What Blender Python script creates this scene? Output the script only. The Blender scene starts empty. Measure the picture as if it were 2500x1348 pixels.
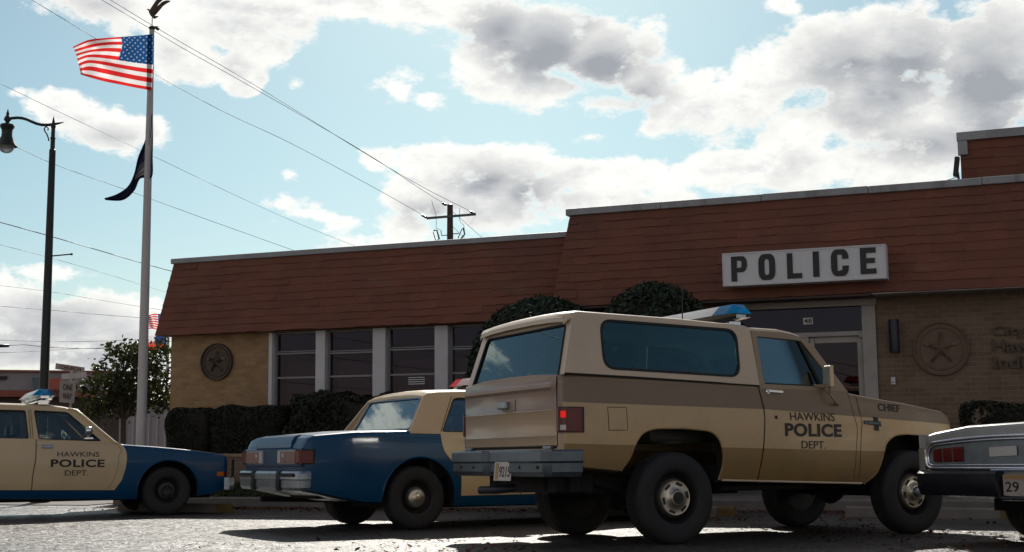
import bpy, bmesh, math, random
import numpy as np
from mathutils import Vector, Matrix
from mathutils.geometry import tessellate_polygon
D = bpy.data
SC = bpy.context.scene
C = SC.collection
rnd = random.Random(7)
R = math.radians

# ------------------------------------------------------------------ camera
F, CX, CY = 3150.0, 1250.0, 674.0
YAW, ROLL = R(22), 0.008
PITCH = math.atan((1059.2 - 674) / F)
CAM = Vector((0, 0, 0.89))
fw = Vector((-math.sin(YAW) * math.cos(PITCH), math.cos(YAW) * math.cos(PITCH), math.sin(PITCH)))
r0 = Vector((math.cos(YAW), math.sin(YAW), 0))
u0 = r0.cross(fw)
RT = r0 * math.cos(ROLL) - u0 * math.sin(ROLL)
UP = u0 * math.cos(ROLL) + r0 * math.sin(ROLL)
cam = D.objects.new('camera', D.cameras.new('camera'))
C.objects.link(cam)
cam.matrix_world = Matrix(((RT.x, UP.x, -fw.x, CAM.x), (RT.y, UP.y, -fw.y, CAM.y), (RT.z, UP.z, -fw.z, CAM.z), (0, 0, 0, 1)))
cam.data.sensor_width = 36
cam.data.lens = 36 * F / 2500
cam.data.clip_end = 3000
cam.data.clip_start = 0.05
SC.camera = cam
def ray(x, y):
    return fw + RT * ((x - CX) / F) + UP * ((CY - y) / F)
def at(x, y, d):
    return CAM + ray(x, y) * d

# ------------------------------------------------------------------ light, sky, exposure
SUN_EL, SUN_AZ = R(34.5), R(22)          # the sun stands ahead of the camera, behind the station
sun_dir = Vector((-math.sin(SUN_AZ) * math.cos(SUN_EL), math.cos(SUN_AZ) * math.cos(SUN_EL), math.sin(SUN_EL)))
sl = D.lights.new('sun', 'SUN'); sl.energy = 4.2; sl.angle = R(0.5); sl.color = (1.0, 0.94, 0.85)
so = D.objects.new('sun', sl); C.objects.link(so)
so.rotation_euler = (-sun_dir).to_track_quat('-Z', 'Y').to_euler()
SC.view_settings.view_transform = 'Standard'
SC.view_settings.look = 'None'
SC.view_settings.exposure = 0.2
SC.view_settings.gamma = 1.0
SKY_STRENGTH = 0.075

class NT:
    """small helper that builds node graphs"""
    def __init__(s, tree): s.t = tree; s.n = tree.nodes; s.l = tree.links
    def new(s, typ, **kw):
        n = s.n.new(typ)
        for k, v in kw.items(): setattr(n, k, v)
        return n
    def put(s, sock, v):
        if v is None: return
        if hasattr(v, 'is_output') or isinstance(v, bpy.types.NodeSocket): s.l.new(v, sock)
        else:
            if isinstance(v, (tuple, list)) and len(v) == 3 and sock.type == 'RGBA': v = (*v, 1)
            sock.default_value = v
    def m(s, op, a, b=None, c=None, clamp=False):
        n = s.new('ShaderNodeMath', operation=op); n.use_clamp = clamp
        s.put(n.inputs[0], a); s.put(n.inputs[1], b); s.put(n.inputs[2], c)
        return n.outputs[0]
    def v(s, op, a, b=None, c=None):
        n = s.new('ShaderNodeVectorMath', operation=op)
        s.put(n.inputs[0], a); s.put(n.inputs[1], b)
        if c is not None: s.put(n.inputs[2], c)
        return n.outputs['Value'] if op in ('LENGTH', 'DOT_PRODUCT', 'DISTANCE') else n.outputs[0]
    def mr(s, x, a, b, c=0.0, d=1.0, smooth=False):
        n = s.new('ShaderNodeMapRange'); n.interpolation_type = 'SMOOTHSTEP' if smooth else 'LINEAR'
        for i, q in enumerate((x, a, b, c, d)): s.put(n.inputs[i], q)
        return n.outputs[0]
    def mix(s, f, a, b, blend='MIX'):
        n = s.new('ShaderNodeMix', data_type='RGBA', blend_type=blend); n.clamp_factor = True
        s.put(n.inputs[0], f); s.put(n.inputs[6], a); s.put(n.inputs[7], b)
        return n.outputs[2]
    def noise(s, vec, scale, detail=4, rough=0.55, lac=2.0, dist=0.0, col=False):
        n = s.new('ShaderNodeTexNoise'); s.put(n.inputs['Vector'], vec)
        for k, q in (('Scale', scale), ('Detail', detail), ('Roughness', rough), ('Lacunarity', lac), ('Distortion', dist)): s.put(n.inputs[k], q)
        return n.outputs['Color' if col else 'Fac']
    def xyz(s, vec):
        n = s.new('ShaderNodeSeparateXYZ'); s.put(n.inputs[0], vec); return n.outputs
    def comb(s, x, y, z):
        n = s.new('ShaderNodeCombineXYZ'); s.put(n.inputs[0], x); s.put(n.inputs[1], y); s.put(n.inputs[2], z); return n.outputs[0]

def azel(x, y):
    d = ray(x, y).normalized()
    f0 = Vector((-math.sin(YAW), math.cos(YAW), 0))
    return math.atan2(d.dot(r0), d.dot(f0)), math.asin(d.z)

CLOUDS = [  # where the clouds of the day stand: picture centre, half extents, weight
    (560, 60, 150, 85, 1.1), (690, 40, 110, 60, 1.1), (470, 140, 100, 75, 1), (575, 165, 75, 60, 1), (610, 205, 38, 32, .8), (650, 110, 60, 50, .9),
    (270, 5, 180, 60, 1.2), (420, 40, 110, 70, 1.1), (300, 55, 50, 40, .7), (820, 5, 150, 50, 1.2), (960, 10, 200, 55, 1.2), (560, 0, 260, 55, 1.2), (1050, 30, 110, 55, 1.1),
    (1150, 150, 105, 95, 1.1), (1130, 60, 80, 60, 1), (1220, 80, 130, 95, 1.3), (1330, 110, 140, 105, 1.3), (1450, 130, 150, 115, 1.3), (1560, 190, 105, 80, 1.1), (1330, 215, 160, 50, 1), (1480, 255, 140, 38, .8), (1590, 110, 65, 70, .9), (1200, 205, 120, 50, .9),
    (980, 212, 62, 42, .68), (1050, 240, 62, 24, .55), (1690, 255, 110, 75, 1), (1610, 305, 80, 38, .65), (1440, 335, 50, 25, .45), (1750, 335, 140, 55, .5),
    (2000, 130, 150, 105, 1.2), (2200, 100, 220, 130, 1.4), (2420, 150, 200, 200, 1.4), (2150, 260, 220, 120, 1.3), (2350, 300, 230, 120, 1.3), (1900, 165, 130, 90, 1.1), (1840, 230, 110, 80, 1.1), (1910, 20, 65, 32, .65), (1940, 330, 130, 90, 1.1),
    (1850, 410, 250, 75, 1.1), (2100, 420, 250, 90, 1.2), (1600, 435, 190, 55, 1), (1410, 435, 110, 55, .95), (1480, 490, 300, 50, 1),
    (925, 388, 75, 38, .9), (1050, 385, 110, 55, 1.1), (1180, 390, 110, 55, 1.1), (1270, 400, 75, 50, 1), (1010, 460, 110, 80, 1), (1180, 480, 190, 90, 1.2), (1330, 470, 60, 70, .9), (980, 560, 95, 50, .85), (930, 605, 130, 35, .7),
    (740, 525, 120, 36, .8), (690, 500, 66, 34, .75), (830, 545, 64, 24, .7), (705, 425, 46, 26, .4),
    (150, 265, 80, 50, .95), (200, 290, 100, 50, .9), (280, 320, 120, 42, .9), (370, 320, 48, 40, .8), (30, 225, 36, 18, .4),
    (135, 665, 100, 24, .7), (50, 745, 110, 65, 1), (160, 790, 150, 75, 1), (280, 800, 110, 70, .95), (360, 790, 70, 80, .85), (330, 745, 60, 24, .55), (50, 860, 200, 50, .9), (300, 900, 250, 50, .8), (5, 690, 30, 40, .7),
    (695, 135, 22, 20, .42), (720, 205, 26, 26, .38), (500, 640, 80, 24, .25),
]
GREYS = [(1220, 75, 100, 70, 1), (1340, 115, 150, 85, 1.2), (1480, 155, 150, 85, 1.2), (1570, 220, 85, 52, 1), (1430, 60, 50, 50, .6), (2080, 150, 140, 85, 1), (2230, 150, 170, 110, 1.1), (2410, 170, 150, 150, 1.1), (2150, 245, 140, 60, .8), (2280, 350, 120, 50, .8), (2430, 330, 110, 90, .9),
         (1200, 440, 120, 52, .9), (1290, 470, 110, 62, .9), (1080, 515, 90, 36, .7), (150, 790, 140, 60, .7), (300, 860, 200, 50, .6), (290, 335, 90, 24, .4), (60, 860, 150, 40, .5), (620, 20, 120, 20, .3), (230, 10, 110, 30, .4)]

def build_sky():
    w = D.worlds.new('World'); SC.world = w; w.use_nodes = True
    w.cycles.sampling_method = 'MANUAL'; w.cycles.sample_map_resolution = 512
    t = NT(w.node_tree); t.n.clear()
    # cloud density as a function of azimuth and elevation (both radians)
    g = D.node_groups.new('cloud_density', 'ShaderNodeTree')
    g.interface.new_socket('az_el', in_out='INPUT', socket_type='NodeSocketVector')
    g.interface.new_socket('direction', in_out='INPUT', socket_type='NodeSocketVector')
    g.interface.new_socket('density', in_out='OUTPUT', socket_type='NodeSocketFloat')
    q = NT(g); gi = q.new('NodeGroupInput'); go = q.new('NodeGroupOutput')
    def field(tr, vec, blobs):
        acc = None
        for (x, y, rx, ry, wt) in blobs:
            a, e = azel(x, y)
            s = tr.v('SUBTRACT', vec, (a, e, 0)); s = tr.v('MULTIPLY', s, (F / rx, F / ry, 0)); s = tr.v('LENGTH', s)
            s = tr.m('MULTIPLY_ADD', s, -0.8 * max(wt, .6), wt * .8 + .08)
            if acc is None: acc = s
            else: acc = tr.m('SMOOTH_MAX', acc, s, 0.12)
        return tr.m('MAXIMUM', acc, -1.0)
    ae, dr = gi.outputs[0], gi.outputs[1]
    base = field(q, ae, CLOUDS)
    # elsewhere in the sky: loose fair-weather clouds
    sep = q.xyz(ae)
    out = q.mr(q.m('ABSOLUTE', sep[0]), .42, .55)
    out2 = q.mr(sep[1], .36, .5)
    out = q.m('MAXIMUM', out, out2)
    dz = q.v('MULTIPLY', dr, (1, 1, 1.8))
    gen = q.m('MULTIPLY_ADD', q.noise(dz, 2.6, 3), 3.2, -1.75)
    mixn = q.new('ShaderNodeMix', data_type='FLOAT'); q.put(mixn.inputs[0], out); q.put(mixn.inputs[2], base); q.put(mixn.inputs[3], gen)
    n1 = q.noise(dz, 9, 2, .5)
    n2 = q.noise(q.v('ADD', dz, (3, 1, 7)), 28, 8, .67)
    d = q.m('ADD', mixn.outputs[0], q.m('MULTIPLY_ADD', n1, .7, -.35))
    d = q.m('ADD', d, q.m('MULTIPLY_ADD', n2, 1.7, -.85))
    wv = q.v('ADD', q.v('MULTIPLY', dr, (1, 1, 1.35)), q.v('MULTIPLY', q.v('SUBTRACT', q.noise(dz, 16, 3, .6, col=True), (.5, .5, .5)), (.05, .05, .05)))
    for sc, am in ((17, .55), (44, .30)):        # rounded cauliflower heads
        vn = q.new('ShaderNodeTexVoronoi', feature='F1'); q.put(vn.inputs['Vector'], wv); vn.inputs['Scale'].default_value = sc
        d = q.m('ADD', d, q.m('MULTIPLY_ADD', vn.outputs['Distance'], -am, am * .42))
    q.l.new(d, go.inputs[0])
    tc = t.new('ShaderNodeTexCoord'); dirv = t.v('NORMALIZE', tc.outputs['Generated'])
    f0 = (-math.sin(YAW), math.cos(YAW), 0)
    az = t.m('ARCTAN2', t.v('DOT_PRODUCT', dirv, tuple(r0)), t.v('DOT_PRODUCT', dirv, f0))
    el = t.m('ARCSINE', t.xyz(dirv)[2])
    vec = t.comb(az, el, 0.0)
    def dens(dv, dd):
        n = t.new('ShaderNodeGroup'); n.node_tree = g
        t.put(n.inputs[0], t.v('ADD', vec, dv)); t.put(n.inputs[1], t.v('ADD', dirv, dd)); return n.outputs[0]
    d0 = dens((0, 0, 0), (0, 0, 0))
    d1 = dens((0, .022, 0), (0, 0, .022))
    alpha = t.mr(d0, -.06, .30, smooth=True)
    thin = t.mr(d0, .0, .9)
    lit = t.mr(t.m('SUBTRACT', d1, d0), -.35, .55)          # 0 = top facing the sun, 1 = underside
    grey = field(t, vec, GREYS)
    grey = t.m('ADD', grey, t.m('MULTIPLY_ADD', t.noise(t.v('MULTIPLY', dirv, (1, 1, 1.8)), 10, 6, .55), .9, -.45))
    grey = t.mr(grey, -.25, 1.0)
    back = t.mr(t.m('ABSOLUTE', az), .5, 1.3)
    grey = t.m('MULTIPLY', grey, t.mr(thin, .05, .42))
    grey = t.m('ADD', grey, t.m('MULTIPLY', t.m('MULTIPLY', lit, thin), .6), clamp=True)
    white = (.93, .92, .875); dark = (.33, .35, .385)
    mott = t.mr(t.noise(t.v('MULTIPLY', dirv, (1, 1, 2.0)), 34, 6, .65), .38, .62)
    cc = t.mix(grey, t.mix(t.m('MULTIPLY', mott, t.mr(thin, .3, .9)), white, (.70, .715, .715)), dark)
    cc = t.mix(back, cc, t.mix(1.0, cc, (1.75, 1.48, 1.29), 'MULTIPLY'))   # clouds outside the view brightened and warmed to add fill light
    sky = t.new('ShaderNodeTexSky', sky_type='NISHITA')
    sky.sun_disc = False; sky.sun_elevation = SUN_EL; sky.sun_rotation = -SUN_AZ
    sky.altitude = 200; sky.air_density = 1.0; sky.dust_density = .8; sky.ozone_density = 1.6
    skyc = t.mix(1.0, sky.outputs[0], (.82, 1.0, .92), 'MULTIPLY')
    cl = t.v('SCALE', cc); cln = cl.node; cln.inputs['Scale'].default_value = 1.0 / SKY_STRENGTH
    skyc = t.mix(t.mr(el, .22, .04), skyc, t.mix(1.0, skyc, (1.0, .91, .99), 'MULTIPLY'))
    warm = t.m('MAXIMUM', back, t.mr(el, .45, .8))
    skyc = t.mix(warm, skyc, t.mix(1.0, skyc, (1.26, .90, .84), 'MULTIPLY'))  # rear and overhead sky tinted to warm the fill light
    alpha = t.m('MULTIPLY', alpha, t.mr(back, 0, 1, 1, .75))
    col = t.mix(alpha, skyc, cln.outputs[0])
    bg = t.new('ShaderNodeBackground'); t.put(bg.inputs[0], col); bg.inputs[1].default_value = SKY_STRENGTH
    o = t.new('ShaderNodeOutputWorld'); t.l.new(bg.outputs[0], o.inputs[0])
build_sky()

# ------------------------------------------------------------------ materials
MATS = {}
def newmat(name):
    m = D.materials.new(name); m.use_nodes = True
    t = NT(m.node_tree); t.n.clear()
    o = t.new('ShaderNodeOutputMaterial'); MATS[name] = m
    return m, t, o
def pbr(name, col, rough=.5, metal=0.0, var=.12, scale=5.0, bump=0.0, bscale=40.0, coat=0.0, spec=.5, dirt=None, dirt_amt=.0, stretch=(1, 1, 1)):
    m, t, o = newmat(name)
    b = t.new('ShaderNodeBsdfPrincipled'); t.l.new(b.outputs[0], o.inputs[0])
    tc = t.new('ShaderNodeTexCoord').outputs['Object']
    tcs = t.v('MULTIPLY', tc, stretch)
    n = t.noise(tcs, scale, 5, .6)
    c = t.mix(t.mr(n, .25, .75), tuple(x * (1 - var) for x in col), tuple(min(1, x * (1 + var)) for x in col))
    if dirt:
        n2 = t.noise(t.v('ADD', tcs, (5, 3, 2)), scale * .6, 6, .65)
        c = t.mix(t.m('MULTIPLY', t.mr(n2, .5, .75), dirt_amt), c, dirt)
    t.put(b.inputs['Base Color'], c)
    b.inputs['Metallic'].default_value = metal
    t.put(b.inputs['Roughness'], t.mr(n, .2, .8, max(.02, rough - .06), min(1, rough + .06)))
    b.inputs['Specular IOR Level'].default_value = spec
    b.inputs['Coat Weight'].default_value = coat
    b.inputs['Coat Roughness'].default_value = .06
    if bump:
        bn = t.noise(tcs, bscale, 4, .6)
        bp = t.new('ShaderNodeBump'); bp.inputs['Strength'].default_value = bump; bp.inputs['Distance'].default_value = .02
        t.put(bp.inputs['Height'], bn); t.l.new(bp.outputs[0], b.inputs['Normal'])
    return m
def glass(name, tint, rough=0.0, ior=1.5, gain=1.0, refl=(1, 1, 1)):
    m, t, o = newmat(name)
    tr = t.new('ShaderNodeBsdfTransparent'); t.put(tr.inputs[0], tint)
    gl = t.new('ShaderNodeBsdfGlossy'); gl.inputs['Roughness'].default_value = rough; gl.inputs[0].default_value = (*refl, 1)
    fr = t.new('ShaderNodeFresnel'); fr.inputs[0].default_value = ior
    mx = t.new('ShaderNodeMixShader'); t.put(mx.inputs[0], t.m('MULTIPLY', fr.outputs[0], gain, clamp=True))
    t.l.new(tr.outputs[0], mx.inputs[1]); t.l.new(gl.outputs[0], mx.inputs[2]); t.l.new(mx.outputs[0], o.inputs[0])
    return m

def asphalt():
    m, t, o = newmat('asphalt')
    b = t.new('ShaderNodeBsdfPrincipled'); t.l.new(b.outputs[0], o.inputs[0])
    tc = t.new('ShaderNodeTexCoord').outputs['Object']
    n1 = t.noise(tc, .55, 5, .6); n2 = t.noise(tc, 45, 4, .7); n3 = t.noise(t.v('ADD', tc, (9, 4, 0)), 2.3, 6, .65)
    vo = t.new('ShaderNodeTexVoronoi'); t.put(vo.inputs['Vector'], tc); vo.inputs['Scale'].default_value = 62
    c = t.mix(t.mr(n1, .3, .7), (.034, .031, .029), (.070, .065, .060))
    c = t.mix(t.m('MULTIPLY', t.mr(n2, .45, .8), .6), c, (.27, .26, .24))
    c = t.mix(t.m('MULTIPLY', t.mr(n3, .54, .68), .8), c, (.026, .020, .016))
    c = t.mix(t.m('MULTIPLY', t.mr(t.noise(t.v('MULTIPLY', t.v('ADD', tc, (4, 2, 0)), (.35, 1.6, 1)), 1.1, 4, .6), .52, .62), .45), c, (.036, .031, .028))
    cr = t.new('ShaderNodeTexVoronoi', feature='DISTANCE_TO_EDGE'); t.put(cr.inputs['Vector'], t.v('ADD', tc, t.v('SCALE', t.noise(tc, 3, 3, .6, col=True)))); cr.inputs['Scale'].default_value = .42
    crack = t.mr(cr.outputs['Distance'], .0, .012, 1, 0)
    c = t.mix(t.m('MULTIPLY', crack, .8), c, (.012, .011, .010))
    t.put(b.inputs['Base Color'], c)
    t.put(b.inputs['Roughness'], t.m('ADD', t.mr(n2, .3, .7, .24, .42), t.mr(n1, .38, .62, .20, .0)))
    b.inputs['Specular IOR Level'].default_value = .42
    h = t.m('ADD', t.m('MULTIPLY', vo.outputs['Distance'], -1.0), t.m('MULTIPLY', n2, .8))
    h = t.m('ADD', h, t.m('MULTIPLY', t.noise(tc, 9, 4, .6), 1.4))
    h = t.m('SUBTRACT', h, t.m('MULTIPLY', crack, 2.0))
    bp = t.new('ShaderNodeBump'); bp.inputs['Strength'].default_value = 1.0; bp.inputs['Distance'].default_value = .006
    t.put(bp.inputs['Height'], h)
    facet = t.v('SUBTRACT', vo.outputs['Color'], (.5, .5, .5)); v2 = t.new('ShaderNodeTexVoronoi'); t.put(v2.inputs['Vector'], t.v('ADD', tc, t.v('MULTIPLY', t.noise(tc, 30, 2, .5, col=True), (.02, .02, .02)))); v2.inputs['Scale'].default_value = 24
    facet = t.v('ADD', t.v('MULTIPLY', facet, (.75, .75, .2)), t.v('MULTIPLY', t.v('SUBTRACT', v2.outputs['Color'], (.5, .5, .5)), (.62, .62, .2)))
    t.put(b.inputs['Normal'], t.v('NORMALIZE', t.v('ADD', bp.outputs[0], facet)))
    return m

def brick(name, c1, c2, mortar):
    m, t, o = newmat(name)
    b = t.new('ShaderNodeBsdfPrincipled'); t.l.new(b.outputs[0], o.inputs[0])
    tc = t.new('ShaderNodeTexCoord').outputs['Object']; s = t.xyz(tc)
    vec = t.comb(t.m('ADD', s[0], s[1]), s[2], 0.0)
    bt = t.new('ShaderNodeTexBrick'); t.put(bt.inputs['Vector'], vec)
    bt.offset = .5
    for k, v in (('Color1', (*c1, 1)), ('Color2', (*c2, 1)), ('Mortar', (*mortar, 1)), ('Scale', 1.0), ('Mortar Size', .006), ('Mortar Smooth', .25), ('Bias', -.1), ('Brick Width', .203), ('Row Height', .0677)): bt.inputs[k].default_value = v
    n = t.noise(vec, 3.0, 5, .6)
    c = t.mix(t.m('MULTIPLY', t.mr(n, .35, .75), .5), bt.outputs['Color'], t.mix(1.0, bt.outputs['Color'], (.62, .52, .46), 'MULTIPLY'))
    t.put(b.inputs['Base Color'], c); b.inputs['Roughness'].default_value = .85
    bp = t.new('ShaderNodeBump'); bp.inputs['Strength'].default_value = .7; bp.inputs['Distance'].default_value = .008
    t.put(bp.inputs['Height'], t.m('SUBTRACT', t.m('MULTIPLY', t.noise(vec, 60, 3), .3), bt.outputs['Fac'])); t.l.new(bp.outputs[0], b.inputs['Normal'])
    return m

def shingle():
    m, t, o = newmat('red_shingle')
    b = t.new('ShaderNodeBsdfPrincipled'); t.l.new(b.outputs[0], o.inputs[0])
    tc = t.new('ShaderNodeTexCoord').outputs['Object']
    at_ = t.new('ShaderNodeAttribute', attribute_name='tone')
    n = t.noise(tc, 1.2, 6, .65); n2 = t.noise(t.v('MULTIPLY', tc, (18, 18, 5)), 4, 4, .6)
    c = t.mix(at_.outputs['Fac'], (.175, .058, .032), (.215, .072, .040))
    c = t.mix(t.m('MULTIPLY', t.mr(n, .42, .75), .7), c, (.100, .046, .038))
    c = t.mix(t.m('MULTIPLY', t.mr(t.noise(t.v('MULTIPLY', tc, (.5, .5, 1.6)), 1.7, 5, .6), .60, .72), .6), c, (.20, .105, .075))
    c = t.mix(t.m('MULTIPLY', t.mr(n2, .4, .7), .35), c, (.07, .026, .022))
    t.put(b.inputs['Base Color'], c); b.inputs['Roughness'].default_value = .8
    bp = t.new('ShaderNodeBump'); bp.inputs['Strength'].default_value = .5; bp.inputs['Distance'].default_value = .01
    t.put(bp.inputs['Height'], n2); t.l.new(bp.outputs[0], b.inputs['Normal'])
    return m

def leafmat(name, dark, light, transl=.35, rough=.5):
    m, t, o = newmat(name)
    a = t.new('ShaderNodeAttribute', attribute_name='tone')
    c = t.mix(a.outputs['Fac'], dark, light)
    b = t.new('ShaderNodeBsdfPrincipled'); t.put(b.inputs['Base Color'], c); b.inputs['Roughness'].default_value = rough
    b.inputs['Specular IOR Level'].default_value = .35
    tr = t.new('ShaderNodeBsdfTranslucent'); t.put(tr.inputs[0], t.mix(1.0, c, (1.3, 1.4, .6), 'MULTIPLY'))
    mx = t.new('ShaderNodeMixShader'); mx.inputs[0].default_value = transl
    t.l.new(b.outputs[0], mx.inputs[1]); t.l.new(tr.outputs[0], mx.inputs[2]); t.l.new(mx.outputs[0], o.inputs[0])
    return m

def cloth(name, builder, transl=.5):
    m, t, o = newmat(name)
    uv = t.new('ShaderNodeUVMap').outputs[0]
    c = builder(t, uv)
    d = t.new('ShaderNodeBsdfDiffuse'); t.put(d.inputs[0], c)
    tr = t.new('ShaderNodeBsdfTranslucent'); t.put(tr.inputs[0], c)
    mx = t.new('ShaderNodeMixShader'); mx.inputs[0].default_value = transl
    t.l.new(d.outputs[0], mx.inputs[1]); t.l.new(tr.outputs[0], mx.inputs[2]); t.l.new(mx.outputs[0], o.inputs[0])
    return m
def us_flag_colour(t, uv):
    s = t.xyz(uv); u, v = s[0], s[1]
    stripe = t.m('MODULO', t.m('FLOOR', t.m('MULTIPLY', v, 13)), 2)
    c = t.mix(stripe, (.70, .03, .03), (.85, .84, .84))
    canton = t.m('MULTIPLY', t.m('LESS_THAN', u, .41), t.m('LESS_THAN', v, 7 / 13))
    cu = t.m('DIVIDE', u, .41); cv = t.m('DIVIDE', v, 7 / 13)
    def grid(nx, ny, ox, oy):
        a = t.m('SUBTRACT', t.m('FRACT', t.m('MULTIPLY_ADD', cu, nx, ox)), .5)
        bq = t.m('SUBTRACT', t.m('FRACT', t.m('MULTIPLY_ADD', cv, ny, oy)), .5)
        l = t.v('LENGTH', t.comb(a, bq, 0.0))
        return t.m('LESS_THAN', l, .15)
    st = t.m('MAXIMUM', grid(6, 5, 0, 0), grid(6, 5, .5, .5))
    can = t.mix(t.m('MULTIPLY', st, .42), (.014, .075, .22), (.7, .72, .76))
    return t.mix(canton, c, can)
def other_flag_colour(t, uv):
    s = t.xyz(uv); u, v = s[0], s[1]
    c = t.mix(t.m('LESS_THAN', v, .62), (.72, .06, .03), (.75, .12, .10))
    c = t.mix(t.m('MULTIPLY', t.m('LESS_THAN', v, .42), t.m('GREATER_THAN', u, .3)), c, (.75, .75, .78))
    return t.mix(t.m('MULTIPLY', t.m('LESS_THAN', u, .38), t.m('LESS_THAN', v, .66)), c, (.03, .05, .22))

def blazer_paint():
    m, t, o = newmat('two_tone_tan_paint')
    b = t.new('ShaderNodeBsdfPrincipled'); t.l.new(b.outputs[0], o.inputs[0])
    tc = t.new('ShaderNodeTexCoord').outputs['Object']; s = t.xyz(tc)
    z1 = t.m('ADD', t.mr(s[0], -1.1, .9, 1.122, 1.082), t.mr(s[0], .9, 3.05, 0, -.118))
    z2 = t.m('ADD', t.mr(s[0], -1.1, .47, .803, .766), t.mr(s[0], .47, 3.05, 0, -.060))
    beige, brown, tan = (.58, .385, .195), (.225, .148, .082), (.29, .168, .050)
    c = t.mix(t.m('GREATER_THAN', s[2], z1), beige, brown)
    c = t.mix(t.m('LESS_THAN', s[2], z2), c, tan)
    rear = t.m('LESS_THAN', s[0], -1.035)
    cr = t.mix(t.m('GREATER_THAN', s[2], 1.066), (.51, .365, .235), (.31, .21, .158))
    c = t.mix(rear, c, cr)
    n = t.noise(tc, 3.5, 6, .65); n2 = t.noise(t.v('ADD', tc, (2, 8, 1)), 30, 4, .7)
    c = t.mix(t.m('MULTIPLY', t.mr(n, .5, .8), .28), c, (.20, .145, .10))
    c = t.mix(t.m('MULTIPLY', t.mr(n2, .62, .75), .2), c, (.14, .10, .07))
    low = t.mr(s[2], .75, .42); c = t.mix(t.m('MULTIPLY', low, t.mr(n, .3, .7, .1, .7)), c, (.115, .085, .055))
    t.put(b.inputs['Base Color'], c)
    t.put(b.inputs['Roughness'], t.mr(n, .3, .8, .33, .5)); b.inputs['Coat Weight'].default_value = .3; b.inputs['Coat Roughness'].default_value = .09
    return m

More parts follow.
